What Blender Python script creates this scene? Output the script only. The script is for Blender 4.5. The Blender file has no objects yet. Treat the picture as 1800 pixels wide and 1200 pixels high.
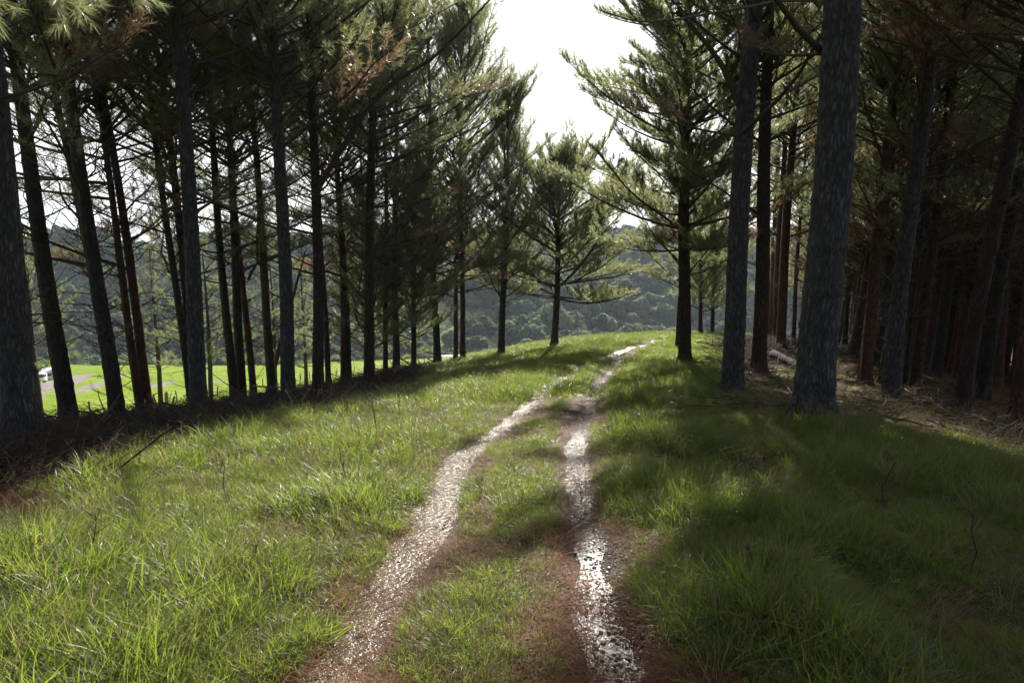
import bpy, math
import numpy as np
from mathutils import Vector, Matrix, Quaternion

scene = bpy.context.scene
C = scene.collection
R = math.radians
rng = np.random.default_rng(7)

# ------------------------------------------------------------------ camera, sky, sun
PITCH = R(7.6); F = 1200.0; CAMZ = 1.7
SUN_AZ = R(9.0); SUN_EL = R(31.0)          # azimuth to the right of the view axis (+Y)
cam_d = bpy.data.cameras.new('camera'); cam = bpy.data.objects.new('camera', cam_d); C.objects.link(cam)
cam_d.lens = 24.0; cam_d.sensor_width = 36.0; cam_d.clip_start = 0.05; cam_d.clip_end = 6000
cam.location = (0, 0, CAMZ); cam.rotation_euler = (R(90) - PITCH, 0, 0)
scene.camera = cam
scene.render.resolution_x = 1024; scene.render.resolution_y = 682

world = bpy.data.worlds.new('World'); scene.world = world; world.use_nodes = True
wn = world.node_tree; wn.nodes.clear()
def N(nt, t, **kw):
    n = nt.nodes.new(t)
    for k, v in kw.items(): setattr(n, k, v)
    return n
wo = N(wn, 'ShaderNodeOutputWorld'); bg = N(wn, 'ShaderNodeBackground')
sky = N(wn, 'ShaderNodeTexSky', sky_type='NISHITA'); sky.sun_disc = False
sky.sun_elevation = SUN_EL; sky.sun_rotation = SUN_AZ
sky.air_density = 1.0; sky.dust_density = 1.6; sky.ozone_density = 1.6
bg.inputs['Strength'].default_value = 0.05
# broken cloud: a procedural cloud layer, brighter towards the sun
tc = N(wn, 'ShaderNodeTexCoord')
noi = N(wn, 'ShaderNodeTexNoise'); noi.inputs['Scale'].default_value = 2.2; noi.inputs['Detail'].default_value = 8
mp = N(wn, 'ShaderNodeMapping'); mp.inputs['Scale'].default_value = (1, 1, 2.6); mp.inputs['Location'].default_value = (0.3, 0.1, 0.2)
cr = N(wn, 'ShaderNodeValToRGB'); cr.color_ramp.elements[0].position = 0.50; cr.color_ramp.elements[1].position = 0.70
dot = N(wn, 'ShaderNodeVectorMath', operation='DOT_PRODUCT')
sd = Vector((math.sin(SUN_AZ) * math.cos(SUN_EL), math.cos(SUN_AZ) * math.cos(SUN_EL), math.sin(SUN_EL)))
dot.inputs[1].default_value = sd
mr = N(wn, 'ShaderNodeMapRange'); mr.inputs['From Min'].default_value = 0.72; mr.inputs['From Max'].default_value = 1.0
mr.inputs['To Min'].default_value = 0.0; mr.inputs['To Max'].default_value = 1.0
add = N(wn, 'ShaderNodeMath', operation='ADD', use_clamp=True)
mix = N(wn, 'ShaderNodeMix', data_type='RGBA')
cb = N(wn, 'ShaderNodeMapRange'); cb.inputs['From Min'].default_value = -0.2; cb.inputs['From Max'].default_value = 1.0
cb.inputs['To Min'].default_value = 5.0; cb.inputs['To Max'].default_value = 12.0
cc = N(wn, 'ShaderNodeCombineColor')
L = wn.links.new
L(tc.outputs['Generated'], mp.inputs[0]); L(mp.outputs[0], noi.inputs['Vector']); L(noi.outputs[0], cr.inputs[0])
L(tc.outputs['Generated'], dot.inputs[0]); L(dot.outputs['Value'], mr.inputs[0]); L(dot.outputs['Value'], cb.inputs[0])
sz = N(wn, 'ShaderNodeSeparateXYZ'); hz = N(wn, 'ShaderNodeMapRange'); hz.inputs['From Min'].default_value = .42; hz.inputs['From Max'].default_value = .12
hz.inputs['To Min'].default_value = 0; hz.inputs['To Max'].default_value = .85; add2 = N(wn, 'ShaderNodeMath', operation='MAXIMUM')
L(tc.outputs['Generated'], sz.inputs[0]); L(sz.outputs[2], hz.inputs[0]); L(hz.outputs[0], add2.inputs[0]); L(mr.outputs[0], add2.inputs[1])
L(cr.outputs[0], add.inputs[0]); L(add2.outputs[0], add.inputs[1])
for i in range(3): L(cb.outputs[0], cc.inputs[i])
L(add.outputs[0], mix.inputs['Factor']); L(sky.outputs[0], mix.inputs[6]); L(cc.outputs[0], mix.inputs[7])
L(mix.outputs[2], bg.inputs[0]); L(bg.outputs[0], wo.inputs[0])

sun_d = bpy.data.lights.new('sun', 'SUN'); sun = bpy.data.objects.new('sun', sun_d); C.objects.link(sun)
sun_d.energy = 5.0; sun_d.angle = R(0.6); sun_d.color = (1.0, 0.93, 0.82)
sun.rotation_euler = sd.to_track_quat('Z', 'Y').to_euler()
scene.view_settings.view_transform = 'Standard'; scene.view_settings.look = 'None'
scene.view_settings.exposure = 1.36; scene.view_settings.gamma = 1.0
HAZE = 0.00013
scene.cycles.max_bounces = 5; scene.cycles.diffuse_bounces = 3; scene.cycles.glossy_bounces = 2
scene.cycles.transmission_bounces = 3; scene.cycles.sample_clamp_indirect = 4.0

# ------------------------------------------------------------------ object helpers
def tag(o, label=None, cat=None, group=None, kind=None):
    if label: o['label'] = label
    if cat: o['category'] = cat
    if group: o['group'] = group
    if kind: o['kind'] = kind
    return o

def mesh_np(name, V, faces_list, mats=None, uv=None, attrs=None, smooth=False):
    """faces_list: list of (faces array (n,k), material index)"""
    me = bpy.data.meshes.new(name)
    V = np.asarray(V, dtype=np.float32)
    me.vertices.add(len(V)); me.vertices.foreach_set('co', V.ravel())
    loops = np.concatenate([f.ravel() for f, m in faces_list]).astype(np.int32)
    tot = np.concatenate([np.full(len(f), f.shape[1], dtype=np.int32) for f, m in faces_list])
    mi = np.concatenate([np.full(len(f), m, dtype=np.int32) for f, m in faces_list])
    start = np.concatenate([[0], np.cumsum(tot)[:-1]]).astype(np.int32)
    me.loops.add(len(loops)); me.loops.foreach_set('vertex_index', loops)
    me.polygons.add(len(tot)); me.polygons.foreach_set('loop_start', start); me.polygons.foreach_set('loop_total', tot)
    me.polygons.foreach_set('material_index', mi)
    if smooth: me.polygons.foreach_set('use_smooth', np.ones(len(tot), dtype=bool))
    if uv is not None:
        u = me.uv_layers.new(name='UVMap'); u.data.foreach_set('uv', np.asarray(uv, dtype=np.float32)[loops].ravel())
    for an, arr in (attrs or {}).items():
        arr = np.asarray(arr, dtype=np.float32)
        if arr.ndim == 1:
            a = me.attributes.new(an, 'FLOAT', 'POINT'); a.data.foreach_set('value', arr)
        else:
            a = me.attributes.new(an, 'FLOAT_VECTOR', 'POINT'); a.data.foreach_set('vector', arr.ravel())
    me.update(calc_edges=True); me.validate()
    for m in (mats or []): me.materials.append(m)
    return me

def link(name, me, parent=None, loc=None):
    o = bpy.data.objects.new(name, me); C.objects.link(o)
    if parent: o.parent = parent
    if loc is not None: o.location = loc
    return o

def copy_tree(o, parent=None):
    c = o.copy(); C.objects.link(c)
    if parent: c.parent = parent
    for ch in list(o.children): copy_tree(ch, c)
    return c

class MB:
    """collects geometry pieces into one mesh"""
    def __init__(s): s.V = []; s.Fs = []; s.n = 0; s.U = []; s.T = []
    def add(s, V, Fc, mat=0, uv=None, tint=None):
        V = np.asarray(V, float).reshape(-1, 3); Fc = np.asarray(Fc)
        s.V.append(V); s.Fs.append((Fc + s.n, mat)); s.n += len(V)
        s.U.append(np.zeros((len(V), 2)) if uv is None else uv)
        s.T.append(np.zeros(len(V)) if tint is None else np.broadcast_to(np.asarray(tint, float), (len(V),)))
        return s
    def mesh(s, name, mats, smooth=False):
        return mesh_np(name, np.concatenate(s.V), s.Fs, mats, np.concatenate(s.U), {'tint': np.concatenate(s.T)}, smooth)

def tubes(P, Rr, sides=5, cap=False):
    """P (N,K,3) polylines, Rr (N,K) radii -> V, quads"""
    P = np.asarray(P, float); Rr = np.asarray(Rr, float)
    n, k, _ = P.shape
    T = np.gradient(P, axis=1); T /= np.linalg.norm(T, axis=2, keepdims=True) + 1e-9
    ref = np.where(np.abs(T[..., 2:3]) > 0.9, np.array([1.0, 0, 0]), np.array([0, 0, 1.0]))
    A = np.cross(T, ref); A /= np.linalg.norm(A, axis=2, keepdims=True) + 1e-9
    B = np.cross(T, A)
    a = np.arange(sides) / sides * 2 * np.pi
    V = P[:, :, None, :] + Rr[:, :, None, None] * (np.cos(a)[None, None, :, None] * A[:, :, None, :] + np.sin(a)[None, None, :, None] * B[:, :, None, :])
    idx = np.arange(n * k * sides).reshape(n, k, sides)
    q = np.stack([idx[:, :-1], np.roll(idx, -1, 2)[:, :-1], np.roll(idx, -1, 2)[:, 1:], idx[:, 1:]], -1).reshape(-1, 4)
    return V.reshape(-1, 3), q[:, ::-1]

def box(mb, cx, cy, cz, sx, sy, sz, mat=0, M=None):
    v = np.array([[x, y, z] for x in (-.5, .5) for y in (-.5, .5) for z in (-.5, .5)]) * [sx, sy, sz] + [cx, cy, cz]
    f = np.array([[0, 1, 3, 2], [4, 6, 7, 5], [0, 4, 5, 1], [2, 3, 7, 6], [0, 2, 6, 4], [1, 5, 7, 3]])
    mb.add(v, f, mat)

# value noise
def _h(i, j, s):
    n = (i * 374761393 + j * 668265263 + s * 974634777) & 0x7fffffff
    n = ((n ^ (n >> 13)) * 1274126177) & 0x7fffffff
    return ((n ^ (n >> 16)) & 0xffff) / 65535.0
def vnoise(x, y, s=0):
    x = np.asarray(x, float); y = np.asarray(y, float)
    i = np.floor(x).astype(np.int64); j = np.floor(y).astype(np.int64)
    fx = x - i; fy = y - j; fx = fx * fx * (3 - 2 * fx); fy = fy * fy * (3 - 2 * fy)
    a = _h(i, j, s); b = _h(i + 1, j, s); c = _h(i, j + 1, s); d = _h(i + 1, j + 1, s)
    return (a * (1 - fx) + b * fx) * (1 - fy) + (c * (1 - fx) + d * fx) * fy
def fbm(x, y, s=0, o=4):
    t = 0; a = 0.5; n = 0
    for k in range(o):
        t = t + a * vnoise(x * 2 ** k + 17.3 * k, y * 2 ** k + 5.1 * k, s + k); n += a; a *= 0.5
    return t / n
def sstep(a, b, x):
    t = np.clip((x - a) / (b - a), 0, 1); return t * t * (3 - 2 * t)

# ------------------------------------------------------------------ pixel <-> world
cp, sp = math.cos(PITCH), math.sin(PITCH)
def ray(u, v):
    a = (np.asarray(u, float) - 900) / F; b = (600 - np.asarray(v, float)) / F
    return np.stack([a, cp + b * sp, -sp + b * cp], -1)
def project(P):
    P = np.asarray(P, float); X = P[..., 0]; Y = P[..., 1]; Z = P[..., 2] - CAMZ
    f = Y * cp - Z * sp; up = Y * sp + Z * cp
    f = np.where(f < 0.01, 0.01, f)
    return 900 + F * X / f, 600 - F * up / f

# ------------------------------------------------------------------ terrain
TG = [(900,1150,3.0),(1030,1011,3.75),(900,850,6.1),(900,740,9.6),(1000,690,13.2),(1080,640,21),(1093,630,25),
      (42,800,9.3),(130,1010,4.3),(400,850,6.8),(127,760,14),(212,760,13.6),(352,742,14.5),(507,718,17),(560,704,20),
      (648,687,23),(697,655,28),(768,640,30),(807,633,32),(880,627,32),(975,606,34),(1080,593,42),(1190,588,45),(1270,585,45),
      (249,740,20),(189,749,20),(330,722,20),(417,716,22),(438,704,25),(572,673,28),
      (1203,640,22),(1284,699,13.2),(1333,657,17.5),(1370,612,26),(1429,741,8.7),(1519,676,20),(1562,702,15.5),(1607,687,22),
      (1684,731,15.5),(1725,706,18),(1785,751,14),(1496,624,31),(1655,676,32),(1500,1000,4.0),(1750,900,5.4),(1250,850,5.9),(1790,700,30)]
tp = []
for u, v, d in TG:
    r_ = ray(u, v); tp.append(np.array([0, 0, CAMZ]) + r_ * (d / r_[1]))
tp += [np.array(p) for p in [(0, 0, 0), (0, -3, .1), (-4, -2, -.15), (5, -2, 0), (5, 1, -.05), (-4, 1, -.2)]]
tp = np.array(tp)
def _phi(r2): return 0.5 * r2 * np.log(r2 + 1e-9)
n_ = len(tp)
D2 = ((tp[:, None, :2] - tp[None, :, :2]) ** 2).sum(-1)
K = _phi(D2) + np.eye(n_) * 12.0
Pm = np.c_[np.ones(n_), tp[:, :2]]
A_ = np.block([[K, Pm], [Pm.T, np.zeros((3, 3))]])
sol = np.linalg.solve(A_, np.r_[tp[:, 2], 0, 0, 0]); W_, c_ = sol[:n_], sol[n_:]
def tps(x, y):
    out = c_[0] + c_[1] * x + c_[2] * y
    for i in range(n_): out = out + W_[i] * _phi((x - tp[i, 0]) ** 2 + (y - tp[i, 1]) ** 2)
    return out
EU = np.array([-600, 70, 200, 345, 438, 603, 697, 768, 880, 975, 1080, 1270, 1400, 1500, 1800, 2600])
ED = np.array([15, 17.5, 18.5, 20, 22, 25, 27.5, 29.5, 34, 39, 46, 50, 52, 60, 75, 90])
EA = np.arctan((EU - 900) / F)
def near_h(x, y):
    r = np.hypot(x, y) + 1e-6; k = np.minimum(1, 44.0 / r)
    xs = np.clip(x * k, -26, 32); ys = np.maximum(y * k, -4)
    return tps(xs, ys) - 0.09 * np.maximum(r - 44, 0)
def hill_h(x, y):
    q = y - 0.10 * x
    base = -47 + 0.150 * np.minimum(q - 285, 340) - 0.05 * np.maximum(q - 625, 0)
    sp_ = 1 - np.abs(2 * fbm(x / 150 + 3.1, y / 230 + 1.7, 31, 3) - 1)
    s2 = 1 - np.abs(2 * fbm(x / 55 + 9.1, y / 80 + 4.7, 41, 3) - 1)
    amp = sstep(270, 380, q) * (1 - 0.55 * sstep(560, 700, q))
    return base + amp * ((sp_ - 0.78) * 62 + (s2 - 0.78) * 16) + 0.008 * x
def far_h(x, y):
    yy = np.maximum(y, -40)
    zp = -2 - 0.151 * yy + 0.9 * (fbm(x / 28, yy / 28, 61, 3) - 0.5) * np.clip(yy / 60, 0, 1) * 2
    zp = zp + 0.028 * np.clip(x + 60, 0, 60) * sstep(60, 120, yy) * 2.0
    zp = zp - 0.28 * np.logaddexp(0, (yy - 228) / 6) * 6
    return np.maximum(zp, hill_h(x, y)) if np.ndim(x) else max(zp, hill_h(x, y))
def H0(x, y):
    x = np.asarray(x, float); y = np.asarray(y, float)
    r = np.hypot(x, y); az = np.arctan2(x, np.maximum(y, 1e-3))
    s = np.maximum(r - np.interp(az, EA, ED), 0)
    z = near_h(x, y) - 0.30 * s * s / (s + 7)
    k = 1.2; zf = far_h(x, y)
    m = np.maximum(z, zf)
    return m + np.log1p(np.exp(-np.abs(z - zf) / k)) * k * sstep(20, 35, r)
def solve(u, v, Hf, tmin=1.5, tmax=1500, n=900):
    u = np.atleast_1d(u); v = np.atleast_1d(v)
    t = np.geomspace(tmin, tmax, n); r_ = ray(u, v)
    P = np.array([0, 0, CAMZ]) + r_[:, None, :] * t[None, :, None]
    g = P[..., 2] - Hf(P[..., 0], P[..., 1])
    neg = g < 0; i = np.argmax(neg, axis=1); i = np.where(neg.any(1), np.maximum(i, 1), n - 1)
    j = np.arange(len(u)); g0 = g[j, i - 1]; g1 = g[j, i]
    w = np.clip(g0 / (g0 - g1 + 1e-9), 0, 1)
    return P[j, i - 1] * (1 - w[:, None]) + P[j, i] * w[:, None]
# wheel ruts, placed on the ground
lp = solve(*np.array([(560,1195),(611,1127),(678,1038),(731,949),(767,896),(784,851),(813,802),(872,762),(908,736),(938,704),(967,683),(1000,660),(1033,640),(1053,632),(1110,610)], float).T, H0)
rp = solve(*np.array([(1070,1195),(1040,1100),(1031,1011),(1024,922),(1015,855),(1011,789),(1015,744),(1033,715),(1046,690),(1062,665),(1080,645),(1093,630),(1140,606)], float).T, H0)
def _mono(p):
    p = p[np.argsort(p[:, 1])]; return p
lp = _mono(lp); rp = _mono(rp)
def ext(p):
    y = np.r_[-8, p[:, 1]]; d = (p[2] - p[0]); x0 = p[0, 0] + d[0] / d[1] * (-8 - p[0, 1])
    return y, np.r_[x0 * 0.5 + p[0, 0] * 0.5, p[:, 0]]
lY, lX = ext(lp); rY, rX = ext(rp)
def curveR(y, yy, xx):
    x = np.interp(y, yy, xx); e = np.maximum(y - yy[-1], 0)
    return x + e * (xx[-1] - xx[-2]) / (yy[-1] - yy[-2]) + 0.0 * e
def ruts(x, y):
    w = 0.16 * (fbm(x * 1.3, y * 1.3, 5, 3) - 0.5)
    dl = x - curveR(y, lY, lX) + w; dr = x - curveR(y, rY, rX) + w
    return dl, dr
def masks(x, y):
    """bare mud / litter / grass amounts of the near ground"""
    dl, dr = ruts(x, y)
    nz = fbm(x * 2.2, y * 2.2, 8, 4) - 0.5
    on = (y > -6) & (y < 44)
    e = 0.05
    mL = sstep(0.25, 0.14, np.abs(dl - 0.03) + nz * 0.3)
    wr = np.interp(y, [0, 6, 10, 16], [0.19, 0.18, 0.26, 0.30]); cr_ = np.interp(y, [0, 3, 6, 10, 16], [0.12, 0.09, 0.04, -0.05, -0.02])
    mR = sstep(wr + 0.08, wr - 0.05, np.abs(dr - cr_) + nz * 0.25)
    mud = np.maximum(mL, mR) * on * sstep(44, 36, y)
    xf = np.interp(y, [8, 9, 13, 20, 25, 40, 60], [6.5, 3.9, 4.1, 5.6, 7.2, 13, 24])
    FR = sstep(-0.5, 0.6, x - xf + nz * 2.6) * sstep(7.6, 9.2, y + nz * 1.5) * sstep(-.1, .35, x - 0.30 * y + nz * 1)
    az = np.arctan2(x, np.maximum(y, 0.01)); r = np.hypot(x, y)
    rl = np.interp(az, np.arctan((np.array([-900, 0, 200, 350, 500, 650, 740, 800]) - 900) / F), [5.0, 7.0, 10.0, 11.0, 13.2, 18.2, 24.5, 60])
    FL = sstep(-0.6, 0.8, r - rl + nz * 2.5) * (az < 0)
    az_e = np.interp(az, EA, ED)
    FL = FL * sstep(3.0, 0.0, r - az_e + nz)
    floor = np.maximum(FR, FL)
    return mud, floor, FR, FL, dl, dr
def H(x, y):
    z = H0(x, y)
    x = np.asarray(x, float); y = np.asarray(y, float)
    r = np.hypot(x, y)
    near = sstep(60, 30, r)
    dl, dr = ruts(x, y)
    on = sstep(46, 36, y)
    dep = np.exp(-(dl / 0.17) ** 2) * 0.085 + np.exp(-((dr - 0.05) / 0.16) ** 2) * 0.085
    z = z - dep * on
    side = np.minimum(np.abs(dl), np.abs(dr))
    z = z + near * (0.10 * (fbm(x * 0.9, y * 0.9, 3, 3) - 0.5) * sstep(0.2, 1.2, side) + 0.028 * (fbm(x * 5, y * 5, 12, 3) - 0.5))
    return z
def Hs(x, y): return float(H(np.array([x]), np.array([y]))[0])
def ground(u, v):
    return solve(np.array([u], float), np.array([v], float), H, 1.5, 1500, 1600)[0]

# ------------------------------------------------------------------ materials
def mat(name):
    m = bpy.data.materials.new(name); m.use_nodes = True; nt = m.node_tree; nt.nodes.clear()
    o = N(nt, 'ShaderNodeOutputMaterial'); b = N(nt, 'ShaderNodeBsdfPrincipled'); nt.links.new(b.outputs[0], o.inputs[0])
    return m, nt, b, o
def mixc(nt, fac, a, b):
    m = N(nt, 'ShaderNodeMix', data_type='RGBA')
    if isinstance(fac, (int, float)): m.inputs['Factor'].default_value = fac
    else: nt.links.new(fac, m.inputs['Factor'])
    for s, i in ((a, 6), (b, 7)):
        if isinstance(s, (tuple, list)): m.inputs[i].default_value = (*s[:3], 1)
        else: nt.links.new(s, m.inputs[i])
    return m.outputs[2]
def ramp(nt, src, p0, p1, c0=(0, 0, 0), c1=(1, 1, 1)):
    r_ = N(nt, 'ShaderNodeValToRGB'); e = r_.color_ramp.elements
    e[0].position = p0; e[1].position = p1; e[0].color = (*c0, 1); e[1].color = (*c1, 1)
    nt.links.new(src, r_.inputs[0]); return r_.outputs[0]
def noise(nt, scale, detail=5, vec=None, rough=0.55, dist=0):
    n = N(nt, 'ShaderNodeTexNoise'); n.inputs['Scale'].default_value = scale; n.inputs['Detail'].default_value = detail
    n.inputs['Roughness'].default_value = rough; n.inputs['Distortion'].default_value = dist
    if vec is not None: nt.links.new(vec, n.inputs['Vector'])
    return n.outputs[0]
def math_(nt, op, a, b=None, clamp=False):
    m = N(nt, 'ShaderNodeMath', operation=op, use_clamp=clamp)
    for i, s in enumerate((a, b)):
        if s is None: continue
        if isinstance(s, (int, float)): m.inputs[i].default_value = s
        else: nt.links.new(s, m.inputs[i])
    return m.outputs[0]
def attr(nt, name):
    a = N(nt, 'ShaderNodeAttribute'); a.attribute_name = name; return a
def bump(nt, h, b, strength=0.5, dist=0.02):
    n = N(nt, 'ShaderNodeBump'); n.inputs['Strength'].default_value = strength; n.inputs['Distance'].default_value = dist
    nt.links.new(h, n.inputs['Height']); nt.links.new(n.outputs[0], b.inputs['Normal']); return n

def leaf_mat(name, c1, c2, trans, brown=None, inst=None, rough=0.45, tfac=0.4, spec=0.5, ns=3.0):
    m, nt, b, o = mat(name)
    oi = N(nt, 'ShaderNodeObjectInfo'); gp = N(nt, 'ShaderNodeNewGeometry')
    tcn = N(nt, 'ShaderNodeTexCoord')
    nz = noise(nt, ns, 3, gp.outputs['Position'])
    f = ramp(nt, nz, 0.35, 0.65)
    col = mixc(nt, f, c1, c2)
    if inst: col = mixc(nt, ramp(nt, oi.outputs['Random'], .55, 1.0), col, inst)
    hs = N(nt, 'ShaderNodeHueSaturation'); 
    v = N(nt, 'ShaderNodeMapRange'); v.inputs['To Min'].default_value = 0.72; v.inputs['To Max'].default_value = 1.3
    nt.links.new(gp.outputs['Random Per Island'], v.inputs[0]); nt.links.new(v.outputs[0], hs.inputs['Value']); nt.links.new(col, hs.inputs['Color'])
    col = hs.outputs[0]; tcol = mixc(nt, 0.0, trans, trans)
    if brown:
        t = attr(nt, 'tint').outputs['Fac']
        col = mixc(nt, t, col, brown); tcol = mixc(nt, t, trans, tuple(min(1, q * 1.6) for q in brown))
    nt.links.new(col, b.inputs['Base Color']); b.inputs['Roughness'].default_value = rough
    b.inputs['Specular IOR Level'].default_value = spec
    tr = N(nt, 'ShaderNodeBsdfTranslucent'); nt.links.new(tcol, tr.inputs[0])
    ms = N(nt, 'ShaderNodeMixShader'); ms.inputs[0].default_value = tfac
    nt.links.new(b.outputs[0], ms.inputs[1]); nt.links.new(tr.outputs[0], ms.inputs[2]); nt.links.new(ms.outputs[0], o.inputs[0])
    return m
M = {}
M['grass'] = leaf_mat('grass_blades', inst=(.13, .13, .05), c1=(.040, .080, .014), c2=(.090, .122, .018), trans=(.30, .405, .05), rough=.42, spec=.4, tfac=.45, ns=1.4, brown=(.20, .15, .07))
M['dry'] = leaf_mat('dry_grass', (.20, .15, .085), (.28, .22, .13), (.22, .17, .09), rough=.6, tfac=.3)
M['weed'] = leaf_mat('weed_leaf', (.035, .085, .03), (.05, .11, .035), (.10, .20, .04), rough=.35, tfac=.35)
M['needle'] = leaf_mat('pine_needles', (.065, .092, .046), (.105, .130, .070), (.30, .33, .15), brown=(.15, .085, .055), rough=.42, tfac=.52, ns=.8)
M['litter'] = leaf_mat('fallen_needles', (.13, .052, .027), (.18, .080, .043), (.08, .03, .015), rough=.65, tfac=.1, spec=.08)
M['bush'] = leaf_mat('bush_leaves', (.030, .055, .034), (.050, .085, .050), (.19, .23, .10), inst=(.21, .235, .12), rough=.9, spec=.05, tfac=.42, ns=.03)

def bark(name, plate, plate2, crack, sc=1.0):
    m, nt, b, o = mat(name)
    uvn = N(nt, 'ShaderNodeUVMap'); uvn.uv_map = 'UVMap'
    mp1 = N(nt, 'ShaderNodeMapping'); mp1.inputs['Scale'].default_value = (1, .22, 1); nt.links.new(uvn.outputs[0], mp1.inputs[0])
    wob = N(nt, 'ShaderNodeTexNoise'); wob.inputs['Scale'].default_value = 14; wob.inputs['Detail'].default_value = 6; wob.inputs['Roughness'].default_value = .7
    nt.links.new(mp1.outputs[0], wob.inputs['Vector'])
    vm = N(nt, 'ShaderNodeVectorMath', operation='MULTIPLY_ADD'); nt.links.new(wob.outputs['Color'], vm.inputs[0])
    vm.inputs[1].default_value = (.17, .13, 0); nt.links.new(mp1.outputs[0], vm.inputs[2])
    def vor(scl, feat):
        v_ = N(nt, 'ShaderNodeTexVoronoi', feature=feat); v_.inputs['Scale'].default_value = scl * sc; nt.links.new(vm.outputs[0], v_.inputs['Vector']); return v_
    vo = vor(22, 'DISTANCE_TO_EDGE'); vo2 = vor(22, 'F1'); vo3 = vor(55, 'DISTANCE_TO_EDGE')
    wid = noise(nt, 5, 3, uvn.outputs[0])
    cr1 = ramp(nt, math_(nt, 'DIVIDE', vo.outputs[0], math_(nt, 'ADD', wid, .12)), 0.02, 0.52)
    cr2 = ramp(nt, vo3.outputs[0], 0.0, 0.25)
    fine = noise(nt, 70, 7, mp1.outputs[0], .7)
    big = noise(nt, 1.8, 4, uvn.outputs[0])
    pc = mixc(nt, ramp(nt, big, .35, .65), plate, plate2)
    pc = mixc(nt, ramp(nt, fine, .30, .70), tuple(q * .45 for q in plate), pc)
    sepc = N(nt, 'ShaderNodeSeparateColor'); nt.links.new(vo2.outputs['Color'], sepc.inputs[0])
    pc = mixc(nt, math_(nt, 'MULTIPLY', sepc.outputs[0], .10), pc, tuple(min(1, q * 1.4) for q in plate2))
    pc = mixc(nt, math_(nt, 'MULTIPLY', math_(nt, 'SUBTRACT', 1.0, cr2), .45), pc, tuple(q * .5 for q in plate))
    stain = noise(nt, 3.2, 4, uvn.outputs[0], .6)
    pc = mixc(nt, math_(nt, 'MULTIPLY', ramp(nt, stain, .52, .68), .55), pc, tuple(q * .42 for q in plate))
    col = mixc(nt, cr1, crack, pc)
    nt.links.new(col, b.inputs['Base Color']); b.inputs['Roughness'].default_value = .75; b.inputs['Specular IOR Level'].default_value = .4
    hh = math_(nt, 'ADD', math_(nt, 'ADD', cr1, math_(nt, 'MULTIPLY', cr2, .3)), math_(nt, 'MULTIPLY', fine, .6))
    bump(nt, hh, b, 1.0, .022)
    return m
M['bark_grey'] = bark('grey_bark', (.168, .172, .190), (.23, .236, .258), (.036, .031, .033))
M['bark_brown'] = bark('brown_bark', (.125, .082, .058), (.17, .115, .082), (.03, .019, .014), .9)
M['bark_red'] = bark('orange_brown_bark', (.19, .10, .055), (.24, .135, .078), (.06, .026, .014), .8)
M['bark_dark'] = bark('dark_bark', (.085, .066, .055), (.125, .095, .078), (.022, .016, .013), 1.0)
def simple(name, c1, c2, rough=.8, scale=20, bs=.4, metallic=0):
    m, nt, b, o = mat(name)
    tcn = N(nt, 'ShaderNodeTexCoord'); nz = noise(nt, scale, 5, tcn.outputs['Object'])
    nt.links.new(mixc(nt, ramp(nt, nz, .3, .7), c1, c2), b.inputs['Base Color']); b.inputs['Roughness'].default_value = rough
    b.inputs['Metallic'].default_value = metallic
    if rough > .7: b.inputs['Specular IOR Level'].default_value = .08
    bump(nt, nz, b, bs, .01); return m
M['branch'] = simple('branch_wood', (.055, .042, .034), (.095, .075, .06), .85, 25)
M['dead'] = simple('dead_grey_wood', (.10, .082, .070), (.17, .145, .12), .8, 18)
M['slash'] = simple('slash_wood', (.045, .032, .025), (.10, .075, .060), .8, 12)
M['post'] = simple('weathered_post', (.17, .14, .11), (.25, .21, .17), .8, 8)
M['wire'] = simple('fence_wire', (.2, .2, .2), (.3, .3, .3), .5, 8, .1, .8)
M['white'] = simple('white_paint', (.78, .78, .80), (.84, .84, .85), .45, 1.5, .05)
M['roofw'] = simple('white_roof', (.74, .75, .77), (.82, .83, .84), .35, 3, .1)
M['glass'] = simple('dark_window', (.035, .045, .07), (.05, .06, .09), .08, 1, .02)
M['tyre'] = simple('tyre', (.02, .02, .02), (.03, .03, .03), .8, 10)
M['steel'] = simple('grey_steel', (.28, .28, .29), (.35, .35, .36), .4, 10, .1, .6)
M['rustred'] = simple('rusty_red', (.20, .05, .035), (.27, .08, .05), .6, 8)
M['cut'] = simple('cut_wood', (.42, .32, .20), (.52, .42, .28), .8, 30)
M['gravel'] = simple('wet_gravel', (.06, .055, .05), (.13, .12, .11), .5, 40, .2)
M['log_shade'] = simple('backlit_dark_log', (.016, .013, .011), (.034, .027, .022), .9, 14)  # near-black base colour stands in for the log's backlit shade
M['stone'] = simple('pale_stone', (.35, .34, .32), (.5, .49, .46), .85, 14)

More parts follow.
